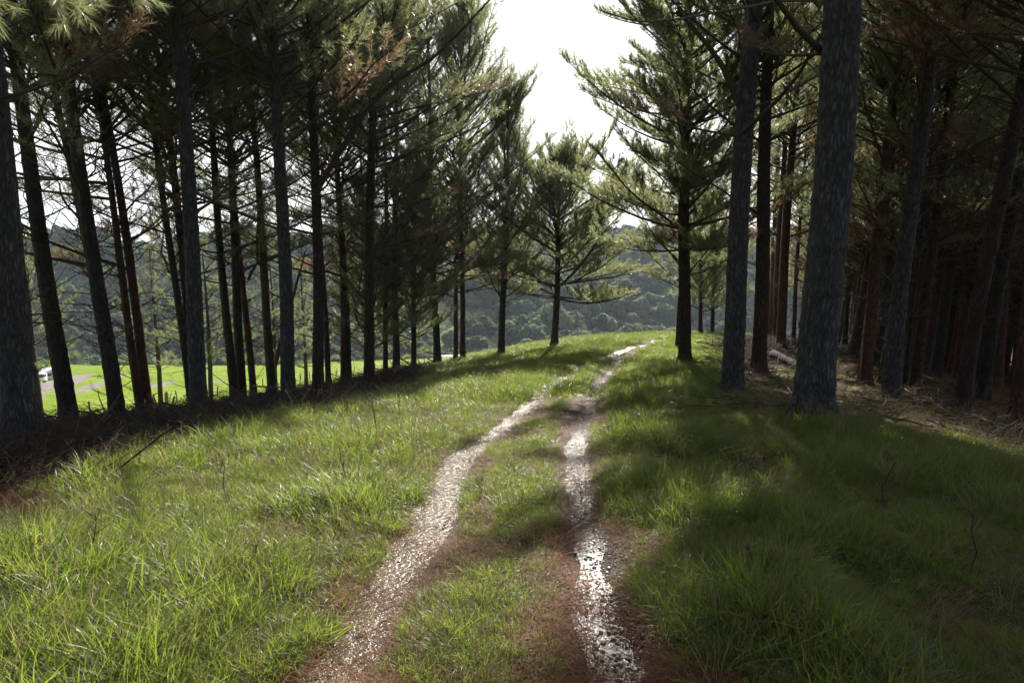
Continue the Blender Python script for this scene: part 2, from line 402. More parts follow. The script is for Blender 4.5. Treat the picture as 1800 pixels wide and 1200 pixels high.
# ground material driven by the kind of surface at each spot
def ground_material():
    m, nt, b, o = mat('terrain')
    g = N(nt, 'ShaderNodeNewGeometry'); pos = g.outputs['Position']
    a1 = attr(nt, 'maskA'); a2 = attr(nt, 'maskB')
    s1 = N(nt, 'ShaderNodeSeparateXYZ'); nt.links.new(a1.outputs['Vector'], s1.inputs[0])
    s2 = N(nt, 'ShaderNodeSeparateXYZ'); nt.links.new(a2.outputs['Vector'], s2.inputs[0])
    mud, lit, pad = s1.outputs; road, bushf, fern = s2.outputs
    n1 = noise(nt, 1.2, 6, pos); n2 = noise(nt, 14, 6, pos, .65); n3 = noise(nt, 45, 4, pos, .6); n0 = noise(nt, .09, 5, pos)
    soil = mixc(nt, ramp(nt, n2, .35, .65), (.035, .030, .016), (.055, .05, .022))
    soil = mixc(nt, ramp(nt, n1, .45, .6), soil, (.04, .055, .018))
    litc = mixc(nt, ramp(nt, n2, .35, .65), (.08, .037, .019), (.14, .064, .034))
    litc = mixc(nt, ramp(nt, n1, .5, .7), litc, (.05, .045, .022))
    mudc = mixc(nt, ramp(nt, n2, .3, .7), (.055, .043, .031), (.105, .088, .068))
    mudc = mixc(nt, ramp(nt, n1, .52, .66), mudc, (.13, .062, .036))
    padc = mixc(nt, ramp(nt, n0, .35, .7), (.15, .225, .010), (.215, .28, .014))
    pn = noise(nt, .9, 5, pos, .7)
    padc = mixc(nt, ramp(nt, pn, .35, .6), (.10, .16, .02), padc)
    pn2 = noise(nt, .35, 4, pos, .7)
    padc = mixc(nt, ramp(nt, pn2, .62, .74), padc, (.13, .14, .055))
    roadc = mixc(nt, ramp(nt, pn, .35, .65), (.16, .14, .125), (.25, .23, .21))
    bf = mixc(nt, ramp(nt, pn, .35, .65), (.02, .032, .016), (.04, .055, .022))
    fn = noise(nt, .45, 6, pos, .75)
    fc = mixc(nt, ramp(nt, fn, .40, .58), (.15, .175, .075), (.36, .39, .18))
    c = mixc(nt, lit, soil, litc); c = mixc(nt, mud, c, mudc); c = mixc(nt, pad, c, padc)
    c = mixc(nt, bushf, c, bf); c = mixc(nt, fern, c, fc); c = mixc(nt, road, c, roadc)
    nt.links.new(c, b.inputs['Base Color'])
    wet = math_(nt, 'MULTIPLY', mud, ramp(nt, n1, .62, .40))
    rg = N(nt, 'ShaderNodeMapRange'); nt.links.new(wet, rg.inputs[0]); rg.inputs['To Min'].default_value = .9; rg.inputs['To Max'].default_value = .42
    nt.links.new(rg.outputs[0], b.inputs['Roughness'])
    sp_l = N(nt, 'ShaderNodeMapRange'); sp_l.inputs['To Min'].default_value = .06; sp_l.inputs['To Max'].default_value = .35
    nt.links.new(mud, sp_l.inputs[0]); nt.links.new(sp_l.outputs[0], b.inputs['Specular IOR Level'])
    hsum = math_(nt, 'ADD', n2, math_(nt, 'MULTIPLY', n3, .5))
    # far pasture and fern get coarser relief
    far = math_(nt, 'ADD', pad, fern, True)
    hs = N(nt, 'ShaderNodeMix', data_type='FLOAT'); nt.links.new(far, hs.inputs['Factor']); nt.links.new(hsum, hs.inputs[2])
    nt.links.new(math_(nt, 'MULTIPLY', math_(nt, 'ADD', pn, fn), 12.0), hs.inputs[3])
    bump(nt, hs.outputs[0], b, .8, .03)
    return m
M['ground'] = ground_material()
def water_mat(name, c1, c2, scale, strength, rough, ior):
    m, nt, b, o = mat(name)
    g = N(nt, 'ShaderNodeNewGeometry'); nz = noise(nt, 3, 5, g.outputs['Position']); nr = noise(nt, scale, 4, g.outputs['Position'], .6)
    nt.links.new(mixc(nt, ramp(nt, nz, .35, .65), c1, c2), b.inputs['Base Color'])
    b.inputs['Roughness'].default_value = rough; b.inputs['IOR'].default_value = ior; bump(nt, nr, b, strength, .02)
    return m
M['water'] = water_mat('muddy_water', (.070, .054, .032), (.11, .090, .060), 24, .7, .25, 1.27)
M['water_grey'] = water_mat('grey_puddle_water', (.035, .033, .032), (.07, .066, .06), 18, .5, .28, 1.22)

# ------------------------------------------------------------------ terrain sheet, split by what it is
rr = [0.5]
while rr[-1] < 1500: rr.append(rr[-1] * 1.0105 + 0.004)
rr = np.array(rr)
th = np.concatenate([np.linspace(-180, -48, 60, endpoint=False), np.linspace(-48, 48, 430, endpoint=False), np.linspace(48, 180, 60, endpoint=False)])
th = np.radians(th)
RR, TT = np.meshgrid(rr, th, indexing='ij')
X = RR * np.sin(TT); Y = RR * np.cos(TT)
Z = H(X.ravel(), Y.ravel()).reshape(X.shape)
nr_, nt_ = X.shape
mud, flo, FR, FL, dl, dr = masks(X, Y)
Uc, Vc = project(np.stack([X, Y, Z], -1))
q_ = Y - 0.10 * X
zf = far_h(X, Y); onfar = sstep(-1.0, 0.6, zf - near_h(X, Y) + 0.30 * 0) * 0
az = np.arctan2(X, np.maximum(Y, .001)); edge = np.interp(az, EA, ED)
pad = sstep(1.5, 5.0, RR - edge + 2 * (fbm(X, Y, 77, 2) - .5)) * (az < R(22)) * (Y > -30)
hill = sstep(225, 245, np.where(Y > 0, Y, 0) + 14 * (fbm(X / 20, Y / 20, 91, 3) - .5))
PATCH = [(805, 585, 110, 62, 1, .30), (330, 452, 60, 16, 1, 0), (560, 490, 70, 14, 0, .1), (1130, 470, 40, 9, 1, -.3), (1010, 470, 36, 8, 1, 0), (690, 480, 40, 10, 1, .2), (1185, 522, 100, 24, 0, -.22), (1255, 500, 40, 40, 0, 0), (200, 470, 150, 14, 0, .05), (420, 462, 130, 12, 0, -.05), (150, 440, 90, 10, 0, 0), (860, 600, 45, 30, 1, 0), (620, 520, 30, 8, 0, 0)]
fern = np.zeros_like(X); past = np.zeros_like(X)
pnz = fbm(X / 18, Y / 18, 14, 3) - .5
def patch_val(U, V, nzv):
    f = np.zeros_like(U); p = np.zeros_like(U)
    for (pu, pv, ru, rv, k, sl) in PATCH:
        e = ((U - pu) / ru) ** 2 + ((V - pv - sl * (U - pu)) / rv) ** 2
        w = sstep(1.15, .8, e + nzv * 1.1)
        if k: f = np.maximum(f, w)
        else: p = np.maximum(p, w)
    return f, p
fern, past = patch_val(Uc, Vc, pnz)
fern = fern * hill * (RR < 900); past = past * hill * (RR < 900)
pads = np.maximum(pad * (1 - hill), past)
# bare gravel yard and farm road in the paddock
gv = np.zeros_like(X)
road_px = [(0, 700, 16), (60, 690, 12), (120, 672, 14), (160, 680, 9), (90, 676, 16), (30, 712, 14), (200, 664, 7), (250, 655, 5), (0, 722, 9), (50, 668, 13)]
for (pu, pv, rv) in road_px:
    e = ((Uc - pu) / (rv * 3.2)) ** 2 + ((Vc - pv + .30 * (Uc - pu)) / (rv * .62)) ** 2
    gv = np.maximum(gv, sstep(1.25, .7, e + pnz * 1.2))
for (pu, pv, ru, rv) in [(275, 677, 34, 3.5), (365, 672, 30, 1.5)]:
    e = ((Uc - pu) / ru) ** 2 + ((Vc - pv + .15 * (Uc - pu)) / rv) ** 2
    gv = np.maximum(gv, sstep(1.25, .7, e + pnz))
gv = gv * pad * (1 - hill) * (RR > 45)
lit = np.clip(flo * (1 - mud) + 0.0, 0, 1)
# needles collect along the ruts as well
side = sstep(.55, .28, np.minimum(np.abs(dl - .1), np.abs(dr - .15))) * (Y < 44) * (Y > -6)
lit = np.maximum(lit, side * sstep(.42, .58, fbm(X * 2.4, Y * 2.4, 19, 3)))
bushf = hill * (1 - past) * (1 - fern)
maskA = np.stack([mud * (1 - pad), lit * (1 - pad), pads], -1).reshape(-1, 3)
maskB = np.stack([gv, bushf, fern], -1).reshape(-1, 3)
Vt = np.stack([X, Y, Z], -1).reshape(-1, 3)
ix = np.arange(nr_ * nt_).reshape(nr_, nt_)
qd = np.stack([ix[:-1], np.roll(ix, -1, 1)[:-1], np.roll(ix, -1, 1)[1:], ix[1:]], -1)
qf = qd.reshape(-1, 4)
fm = lambda a: a.ravel()[qf].mean(1)
cls = np.zeros(len(qf), int)                       # 0 grassland
cls[fm(flo) > .5] = 1
cls[fm(mud) > .5] = 2
cls[(fm(pad) > .5)] = 3
cls[(fm(pad) > .5) & (fm(gv) > .5)] = 5
cls[fm(hill) > .5] = 4
for k, nm in enumerate(['grassy_ground', 'forest_floor', 'dirt_track', 'paddock', 'hills', 'gravel_road']):
    f = qf[cls == k]
    if not len(f): continue
    used, inv = np.unique(f, return_inverse=True)
    me = mesh_np(nm, Vt[used], [(inv.reshape(-1, 4)[:, ::-1], 0)], [M['ground']], None, {'maskA': maskA[used], 'maskB': maskB[used]}, True)
    tag(link(nm, me), kind='structure')
# centre cap under the camera
a = np.linspace(0, 2 * np.pi, 24, endpoint=False)
capv = np.r_[[[0, 0, Hs(0, 0)]], np.c_[0.55 * np.sin(a), 0.55 * np.cos(a), H(0.55 * np.sin(a), 0.55 * np.cos(a)) - .004]]
capf = np.array([[0, 1 + (i + 1) % 24, 1 + i] for i in range(24)])
tag(link('ground', mesh_np('ground', capv, [(capf, 0)], [M['ground']], None, {'maskA': np.zeros((25, 3)), 'maskB': np.zeros((25, 3))})), kind='structure')

# water lying in the ruts
def water_strip(name, yy, xx, y0, y1, wid, lift, off, seed, wm='water'):
    ys = np.arange(y0, y1, .05)
    xs = curveR(ys, yy, xx)
    w = wid * (0.35 + 1.3 * fbm(ys * 1.1, ys * 0 + seed, seed, 3)) * sstep(0.22, 0.34, fbm(ys * .45, ys * 0 + 3, seed + 1, 2) + .12)
    cols = 7
    t = np.linspace(-1, 1, cols)
    nzx = 0.16 * (fbm(xs * 1.3, ys * 1.3, 5, 3) - 0.5)
    Xs = xs[:, None] - nzx[:, None] + off + t[None] * w[:, None]; Ys = ys[:, None] + 0 * Xs
    g = H(Xs, Ys)
    k = 9; zc = np.convolve(np.pad(g.min(1), k // 2, mode='edge'), np.ones(k) / k, 'valid') + lift
    Zs = zc[:, None] + 0 * Xs
    n, c = Xs.shape; i2 = np.arange(n * c).reshape(n, c)
    f = np.stack([i2[:-1, :-1], i2[:-1, 1:], i2[1:, 1:], i2[1:, :-1]], -1).reshape(-1, 4)
    keep = (w[:-1] > .03)[:, None].repeat(c - 1, 1).ravel()
    me = mesh_np(name, np.stack([Xs, Ys, Zs], -1).reshape(-1, 3), [(f[keep], 0)], [M[wm]], smooth=True)
    tag(link(name, me), kind='structure')
water_strip('water', lY, lX, .5, 29, .24, .050, 0.0, 3)
water_strip('water', rY, rX, .5, 24.0, .16, .040, .05, 9, 'water_grey')

# ------------------------------------------------------------------ foliage builders
def unit(v): return v / (np.linalg.norm(v, axis=-1, keepdims=True) + 1e-9)
def brushes(mb, P, Dn, ln, n, nl, nw, spread, g, tint=0.0, matn=1):
    """bottle-brush needle shoots: P,(N,3) starts, Dn directions, ln shoot lengths"""
    Nn = len(P)
    if Nn == 0: return
    t = g.random((Nn, n, 1)); base = P[:, None] + Dn[:, None] * (ln[:, None, None] * t)
    rv = g.normal(size=(Nn, n, 3)); rad = unit(rv - (rv * Dn[:, None]).sum(-1, keepdims=True) * Dn[:, None])
    th = (spread * (0.5 + 0.8 * g.random((Nn, n, 1))) * (1.15 - .6 * t))
    d = Dn[:, None] * np.cos(th) + rad * np.sin(th); d[..., 2] -= .10; d = unit(d)
    L_ = nl * (.7 + .5 * g.random((Nn, n, 1)))
    sd_ = unit(np.cross(d, g.normal(size=(Nn, n, 3))))
    a = base - sd_ * nw / 2; b_ = base + sd_ * nw / 2; c = base + d * L_
    V = np.stack([a, b_, c], 2).reshape(-1, 3)
    tt = np.repeat(np.broadcast_to(np.asarray(tint, float), (Nn,)), n * 3)
    mb.add(V, np.arange(len(V)).reshape(-1, 3), matn, tint=tt)

def crown_mesh(name, seed, h0, h1, Rm, whorl=.62, nb=(5, 7), shape=.9, brown_to=0., nl=.13, nw=.007, nn=26, bare=.35, up=(.25, .9), sparse=1.0, tw_n=11, irr=.3, low=0):
    g = np.random.default_rng(seed); mb = MB()
    z = h0; BP = []; BR = []
    tP = []; tD = []; tL = []; tT = []; TWp = []; TWr = []
    while z < h1 - .25:
        f = (z - h0) / (h1 - h0)
        rad = Rm * (1 - f) ** shape * (0.62 + .38 * min(1, f * 6 + .55))
        k = g.integers(nb[0], nb[1] + 1); a0 = g.random() * 6.28
        for j in range(k):
            if g.random() > (.20 if z < low else sparse): continue
            az = a0 + j * 6.28 / k + g.normal() * .25
            Lb = max(.35, rad * (1 - irr + 2 * irr * g.random()) * (1 + .2 * math.sin(az * 2 + z * .8)))
            e0 = up[0] + (up[1] - up[0]) * f + g.normal() * .12
            zz = z + g.normal() * .12
            s = np.linspace(0, 1, 7)
            el = e0 + .25 * s * (1 if g.random() < .7 else -.3) + .15 * s
            dx = np.cumsum(np.r_[0, np.cos(el[1:])]) / 6 * Lb; dz = np.cumsum(np.r_[0, np.sin(el[1:])]) / 6 * Lb
            wob = np.cumsum(g.normal(size=7) * .035) * Lb * .5
            pts = np.c_[dx * math.cos(az) - wob * math.sin(az), dx * math.sin(az) + wob * math.cos(az), zz + dz]
            r0 = .010 + .0085 * Lb
            BP.append(pts); BR.append(r0 * (1 - .82 * s))
            nt2 = int(tw_n * (.5 + Lb / Rm))
            dying = 1.0 if (f < brown_to and g.random() < .55 * (1 - f / brown_to)) else 0.0
            for q in range(nt2):
                t = bare + (1 - bare) * ((q + g.random()) / nt2)
                i = min(5, int(t * 6)); w = t * 6 - i
                p = pts[i] * (1 - w) + pts[i + 1] * w
                ax = unit(pts[i + 1] - pts[i])
                sdv = unit(np.cross(ax, [0, 0, 1])) * (1 if q % 2 else -1)
                tl = (.16 + .34 * Lb * (1 - t) * .9 + .10 * g.random())
                d = unit(ax * .75 + sdv * (.75 * g.random() + .25) + np.array([0, 0, .30 + .35 * g.random()]) + g.normal(size=3) * .15)
                e = p + d * tl
                TWp.append([p, (p + e) / 2 + g.normal(size=3) * .02, e]); TWr.append([.006, .0045, .003])
                ns = 1 + int(tl / .17)
                for m_ in range(ns):
                    tt = 1 - m_ / max(1, ns) * .8
                    pp = p * (1 - tt) + e * tt
                    dd = unit(d + g.normal(size=3) * (.15 if m_ == 0 else .45) + np.array([0, 0, .25]))
                    tP.append(pp - dd * .08); tD.append(dd); tL.append(.20 + .10 * g.random()); tT.append(min(1, dying * (.6 + .5 * g.random())))
            tP.append(pts[-1] - unit(pts[-1] - pts[-2]) * .1); tD.append(unit(pts[-1] - pts[-2])); tL.append(.3); tT.append(dying * .8)
        z += whorl * (.8 + .4 * g.random()) * (1 - .35 * f)
    tP.append(np.array([0, 0, h1 - .2])); tD.append(np.array([0, 0, 1.])); tL.append(.4); tT.append(0)
    v, q = tubes(np.array(BP), np.array(BR), 5); mb.add(v, q, 0)
    v, q = tubes(np.array(TWp), np.array(TWr), 3); mb.add(v, q, 0)
    brushes(mb, np.array(tP), np.array(tD), np.array(tL), nn, nl, nw, .85, g, np.array(tT), 1)
    return mb.mesh(name, [M['branch'], M['needle']])

def dead_mesh(name, seed, h0, h1, Lm, whorl=.6, nb=(3, 6), twig=5, thick=1.0):
    g = np.random.default_rng(seed); mb = MB(); z = h0; BP = []; BR = []; TP = []; TR = []
    while z < h1:
        k = g.integers(nb[0], nb[1] + 1); a0 = g.random() * 6.28
        f = (z - h0) / (h1 - h0)
        for j in range(k):
            az = a0 + j * 6.28 / k + g.normal() * .3
            Lb = Lm * (.25 + .75 * g.random()) * (.5 + .5 * f)
            e0 = .15 + .75 * g.random() * (.5 + .5 * f); s = np.linspace(0, 1, 8)
            el = e0 + .35 * g.normal() * s + .2 * s
            dx = np.cumsum(np.r_[0, np.cos(el[1:])]) / 7 * Lb; dz = np.cumsum(np.r_[0, np.sin(el[1:])]) / 7 * Lb
            wob = np.cumsum(g.normal(size=8) * .06) * Lb * .5
            pts = np.c_[dx * math.cos(az) - wob * math.sin(az), dx * math.sin(az) + wob * math.cos(az), z + g.normal() * .06 + dz]
            BP.append(pts); BR.append((.007 + .006 * Lb) * thick * (1 - .8 * s))
            for q in range(int(twig * Lb / Lm + 1)):
                t = .3 + .7 * g.random(); i = min(6, int(t * 7)); p = pts[i]; ax = unit(pts[i + 1] - pts[i])
                d = unit(ax + g.normal(size=3) * .6); tl = .2 + .6 * g.random() * Lb * .5
                m1 = p + d * tl * .5 + g.normal(size=3) * .03; e = p + d * tl + np.array([0, 0, .12 * tl]) + g.normal(size=3) * .05
                TP.append([p, m1, e]); TR.append([.005, .0035, .0015])
        z += whorl * (.75 + .5 * g.random())
    v, q = tubes(np.array(BP), np.array(BR), 5); mb.add(v, q, 0)
    v, q = tubes(np.array(TP), np.array(TR), 3); mb.add(v, q, 0)
    return mb.mesh(name, [M['branch']])

CR = {
 'A1': crown_mesh('pine_crown', 11, 4.4, 18, 3.6, low=7.0, brown_to=.45, bare=.35, nw=.012, nn=18, shape=.6, sparse=.82, irr=.35),
 'A2': crown_mesh('pine_crown', 12, 5.0, 18, 3.5, low=7.6, brown_to=.35, bare=.35, nw=.012, nn=18, shape=.6, sparse=.82, irr=.35),
 'A3': crown_mesh('pine_crown', 13, 4.0, 17, 3.6, low=6.8, brown_to=.5, bare=.4, nw=.012, nn=18, shape=.6, sparse=.82, irr=.35),
 'B1': crown_mesh('pine_crown', 21, 3.4, 17, 3.9, brown_to=.15, bare=.3, nw=.016, nn=18, shape=.42, up=(.2, 1.1), tw_n=13, sparse=.68, irr=.4),
 'B2': crown_mesh('pine_crown', 22, 3.0, 16, 3.7, brown_to=.1, bare=.3, nw=.016, nn=18, shape=.42, up=(.25, 1.15), tw_n=13, sparse=.68, irr=.4),
 'C1': crown_mesh('pine_crown', 31, 2.4, 8.6, 5.6, whorl=.5, nb=(6, 8), sparse=.85, shape=.5, bare=.25, nw=.017, nn=26, up=(.08, 1.0), tw_n=22, irr=.45),
 'C2': crown_mesh('pine_crown', 32, 2.6, 11.6, 2.9, whorl=.6, shape=.36, sparse=.75, bare=.25, nw=.015, nn=20, up=(.45, 1.25), tw_n=13, irr=.45),
 'F1': crown_mesh('pine_crown', 61, 5.0, 15, 3.0, brown_to=.5, bare=.3, nw=.03, nn=8, tw_n=8),
 'F2': crown_mesh('pine_crown', 62, 4.2, 15, 3.0, brown_to=.6, bare=.3, nw=.03, nn=8, tw_n=8),
 'B3': crown_mesh('pine_crown', 23, 3.6, 18, 4.0, brown_to=.0001, bare=.25, nw=.014, nn=30, shape=.42, sparse=.95, nb=(6, 8), up=(.08, .85), tw_n=22, irr=.4),
 'T1': crown_mesh('pine_crown', 43, 2.6, 9.5, 2.6, whorl=.8, shape=.6, sparse=.6, bare=.35, nw=.014, nn=16, up=(.3, 1.0), tw_n=9, irr=.4),
 'S1': crown_mesh('pine_crown', 41, 1.4, 8.2, 2.5, whorl=.5, shape=.55, bare=.2, nw=.014, nn=20, up=(.35, 1.05), tw_n=12, irr=.4),
}
DE = {'D1': dead_mesh('dead_branches', 51, 1.5, 8.0, 2.5, twig=7), 'D2': dead_mesh('dead_branches', 52, 1.9, 8.5, 2.8, .5, twig=9), 'D3': dead_mesh('dead_branches', 53, 2.3, 6.2, 1.9),
      'D4': dead_mesh('dead_branches', 54, .9, 8.0, 2.0, .45, (4, 7), 6), 'D0': dead_mesh('dead_branches', 55, 4.2, 7.0, 2.2, .8, (1, 3), 5)}

def trunk_mesh(name, seed, r0, Ht, matn, near, bend=0.05):
    g = np.random.default_rng(seed)
    hs = np.concatenate([np.linspace(-.5, 1.0, 22 if near else 9, endpoint=False), np.linspace(1.0, 7.0, 170 if near else 24, endpoint=False), np.linspace(7, Ht, 40 if near else 9)])
    sides = 72 if near else 14
    ph = g.random() * 6.28
    hn = np.maximum(hs, 0)
    r = r0 * (1 - np.clip(hn / Ht, 0, 1) ** 1.35) + .015
    r = r * (1 + .30 * np.exp(-hn / .22)) * np.where(hs < 0, 1.08, 1)
    nodes = np.cumsum(.45 + .35 * g.random(40))
    for nd in nodes: r = r * (1 + .075 * np.exp(-((hs - nd) / .05) ** 2))
    env = np.clip(hn / 2.5, 0, 1)
    cx = bend * env * (np.sin(hn * .55 + ph) - math.sin(ph)) * .8; cy = bend * env * (np.cos(hn * .47 + ph) - math.cos(ph)) * .8
    a = np.arange(sides + 1) / sides * 2 * np.pi
    A, Hh = np.meshgrid(a, hs)
    am = np.minimum(A, 2 * np.pi - 1e-9) % (2 * np.pi)
    rr_ = r[:, None] * np.ones_like(A)
    # buttress at the foot, seamless noise through cos/sin
    ca, sa = np.cos(A), np.sin(A)
    rr_ = rr_ * (1 + .34 * np.exp(-np.maximum(Hh, 0) / .26) * np.sin(A * 5 + ph + np.sin(A * 2 + ph)))
    rr_ = rr_ * (1 + .035 * np.sin(A * 3 + Hh * .9 + ph) + .03 * np.sin(A * 2 - Hh * .6))
    if near:
        k = r0 * 26
        n1 = fbm(ca * k + 50 + sa * 11, sa * k * .0 + Hh * 6.5 + sa * k, seed, 3)
        rr_ = rr_ - .022 * np.clip(.52 - np.abs(n1 - .5) * 9, 0, .5) * 1.4 + .008 * (n1 - .5)
    V = np.stack([cx[:, None] + rr_ * ca, cy[:, None] + rr_ * sa, Hh], -1)
    n, c = A.shape; i2 = np.arange(n * c).reshape(n, c)
    f = np.stack([i2[:-1, :-1], i2[:-1, 1:], i2[1:, 1:], i2[1:, :-1]], -1).reshape(-1, 4)
    per = max(1, round(2 * np.pi * r0 * 15)) / 15.0
    uv = np.stack([A / (2 * np.pi) * 2 * np.pi * r0, Hh], -1).reshape(-1, 2)
    return mesh_np(name, V.reshape(-1, 3), [(f, 0)], [M[matn]], uv, None, True)

TREES = []
def tree(u, v, u2, v2, w, label, bark='bark_brown', crown='A1', dead='D1', Ht=17, near=False, cs=1.08, d=None, rot=None, group=None, name='pine_tree', crz=1.0):
    """tree standing where pixel (u,v) meets the ground, its stem leaning through (u2,v2); w = stem width in pixels"""
    i = len(TREES); g = np.random.default_rng(900 + i)
    P = ground(u, v)
    emax = float(np.interp(math.atan((u - 900) / F), EA, ED)) + 2.0
    if d is None and u < 900 and math.hypot(P[0], P[1]) > emax:
        P[0] *= (emax - .8) / math.hypot(P[0], P[1]); P[1] = P[0] * F / (u - 900); P[2] = Hs(P[0], P[1])
    if d is not None:
        r_ = ray(u, v); P = np.array([0, 0, CAMZ]) + r_ * (d / r_[1]); P[2] = Hs(P[0], P[1])
    dist = P[1] * cp - (P[2] - CAMZ) * sp
    r2 = ray(u2, v2); P2 = np.array([0, 0, CAMZ]) + r2 * (P[1] / r2[1])
    dr_ = Vector(P2 - P).normalized()
    root = bpy.data.objects.new(name, None); C.objects.link(root); root.empty_display_size = .3
    root.location = P; root.rotation_mode = 'QUATERNION'; root.rotation_quaternion = Vector((0, 0, 1)).rotation_difference(dr_)
    tag(root, label, 'tree', group)
    r0 = max(.05, w / 2 * dist / F * (.90 if near else .96))
    link('trunk', trunk_mesh('trunk', 300 + i, r0, Ht, bark, near), root)
    if crown:
        c = link('crown', CR[crown], root); c.rotation_euler = (0, 0, g.random() * 6.28 if rot is None else rot); c.scale = (cs, cs, crz)
    if dead:
        c = link('dead_branches', DE[dead], root); c.rotation_euler = (0, 0, g.random() * 6.28); c.scale = (1, 1, 1)
    TREES.append((label, root, P, r0)); return root
GL = 'pines in the rows left of the track'; GRT = 'pines along the right edge of the track'; GF = 'pines deep in the dark plantation'
# left rows, from the left edge of the photo to the middle
tree(42,800,-10,319,58,'thick grey-barked pine at the left edge of the photo, nearest of the left rows','bark_grey','A2','D1',17,True,group=GL)
tree(127,760,56,307,29,'dark pine leaning left, next right of the thick pine at the left edge','bark_dark','A1','D2',17,True,group=GL)
tree(189,749,142,412,13,'slender brown pine just left of a thicker dark one, low twigs over the gravel road','bark_brown','A3','D4',15,group=GL)
tree(212,760,139,225,25,'dark leaning pine between two slender brown ones, third thick stem from the left','bark_dark','A1','D2',17,True,group=GL)
tree(234,741,208,456,12,'slim orange-brown pine touching its twin, left one of the pair','bark_red','A3','D4',15,group=GL)
tree(249,740,193,262,15,'orange-brown pine with a lit right edge, right one of the close pair','bark_red','A2','D2',16,group=GL)
tree(326,722,300,419,12,'thin dark pine half hidden by the thick pine beside the fence post','bark_dark','A3','D4',15,group=GL)
tree(336,722,315,437,15,'brown pine tucked directly behind the left flank of a thick grey pine','bark_brown','A1','D2',16,group=GL)
tree(352,742,319,244,29,'thick grey-brown pine with a red-lit right edge standing in front of two thinner stems','bark_grey','A1','D2',17,True,group=GL)
tree(403,712,375,225,14,'dark straight pine, left one of two stems that almost touch','bark_dark','A2','D2',16,group=GL)
tree(417,716,397,187,15,'dark straight pine, right one of two stems that almost touch','bark_dark','A1','D1',16,group=GL)
tree(438,704,424,437,11,'thin orange-brown pine right of the two almost touching dark stems','bark_red','A3','D4',14,group=GL)
tree(472,698,446,262,15,'dark brown pine with a slanting stem leaning against its foot','bark_brown','A2','D2',16,group=GL)
tree(464,697,496,590,9,'slanting orange-brown stem crossing behind the foot of a dark brown pine','bark_red',None,'D3',6,d=24,group=GL)
tree(507,718,482,37,25,'thick rough-barked pine in the middle of the left rows with grey ridged bark','bark_grey','A1','D1',17,True,cs=1.18,group=GL)
tree(560,704,546,112,20,'medium brown pine with a thinner stem close behind its right side','bark_brown','A2','D2',17,True,cs=1.18,group=GL)
tree(572,674,561,380,9,'thin dark pine close behind the right side of a medium brown pine','bark_dark','A3','D4',15,group=GL)
tree(597,674,597,417,6,'very thin reddish pine pressed against the left of a thicker brown one','bark_red','A3','D4',14,group=GL)
tree(607,674,600,417,13,'brown pine with a very thin stem pressed against its left side','bark_brown','A1','D2',16,group=GL)
tree(648,687,656,300,19,'medium brown pine at the end of the branch pile, on the crest of the bank','bark_brown','A3','D2',17,True,cs=1.15,group=GL)
tree(640,665,638,440,6,'very thin pine just left of the medium brown pine on the bank crest','bark_dark','S1','D4',11,group=GL)
tree(678,662,676,417,8,'thin reddish pine between the two brown pines past the branch pile','bark_red','A2','D4',15,group=GL)
tree(697,655,697,375,12,'brown pine standing where the branch pile ends and the fence shows','bark_brown','B2','D2',15,group=GL)
tree(727,650,731,433,8,'thin crooked pine with a leaning dead stick at its foot','bark_brown','S1','D4',12,group=GL)
tree(769,640,763,433,12,'brown pine in front of the white shed roof','bark_brown','B1','D3',16,group=GL)
tree(801,634,805,430,7,'left stem of the twin brown pines right of the white shed roof','bark_red','B2','D3',15,group=GL)
tree(813,633,812,430,9,'right stem of the twin brown pines right of the white shed roof','bark_red','B1','D3',14,group=GL)
tree(881,626,887,417,12,'orange-brown pine with a tall feathery crown alone on the grass crest','bark_brown','C2','D3',11.5,group=GL)
tree(975,607,979,450,12,'wide-crowned low pine left of the bend whose flat branches reach over the valley','bark_brown','C1',None,8.9,cs=1.0,rot=2.0,group=GL)
# right of the track
tree(1203,640,1207,233,22,'tall brown pine standing in sunny grass where the track bends','bark_brown','B3','D3',17,True,cs=.9,group=GRT)
tree(1192,611,1199,400,9,'thin pine half hidden behind the tall pine at the bend','bark_red','C2','D3',12,group=GRT)
tR2 = tree(1284,699,1318,194,38,'dark blue-grey pine with one thick limb arching up to the left','bark_grey','A2','D0',17,True,group=GRT)
tree(1333,657,1349,194,26,'grey-brown pine directly right of the pine with the arching limb','bark_brown','A1','D3',17,True,group=GRT)
tree(1353,598,1366,311,14,'orange pine, leftmost of three sunlit stems behind the brush heap','bark_red','A3','D3',16,group=GRT)
tree(1363,605,1375,360,12,'orange pine, middle of three sunlit stems behind the brush heap','bark_red','A2','D3',16,group=GRT)
tree(1371,613,1399,194,16,'orange pine, rightmost of three sunlit stems behind the brush heap','bark_red','A1','D2',16,group=GRT)
tR7 = tree(1429,741,1464,150,70,'massive blue-grey pine with ridged bark, widest trunk right of the track','bark_grey','A2','D0',18,True,group=GRT)
tree(1496,625,1513,530,13,'dark leaning pine on the mossy hump right of the massive pine','bark_dark','A3','D4',15,group=GRT)
tree(1511,661,1540,462,9,'thin orange pine leaning right beside a thicker red-brown one','bark_red','A3','D4',15,group=GRT)
tree(1519,676,1572,194,21,'red-brown pine curving right, first thick stem right of the massive one','bark_red','A1','D2',17,True,group=GRT)
tree(1547,676,1572,520,8,'thin orange pine touching the left side of a thick grey pine','bark_red','A3','D4',14,group=GRT)
tree(1563,701,1622,194,30,'thick grey pine leaning right, halfway between the massive pine and the right edge','bark_grey','A1','D1',17,True,group=GRT)
tree(1590,680,1610,500,8,'thin grey pine close behind the right side of a thick leaning grey pine','bark_brown','A3','D4',14,group=GRT)
tree(1607,687,1637,425,18,'dark red-edged pine right of the thick leaning grey pine','bark_brown','A2','D4',16,True,group=GRT)
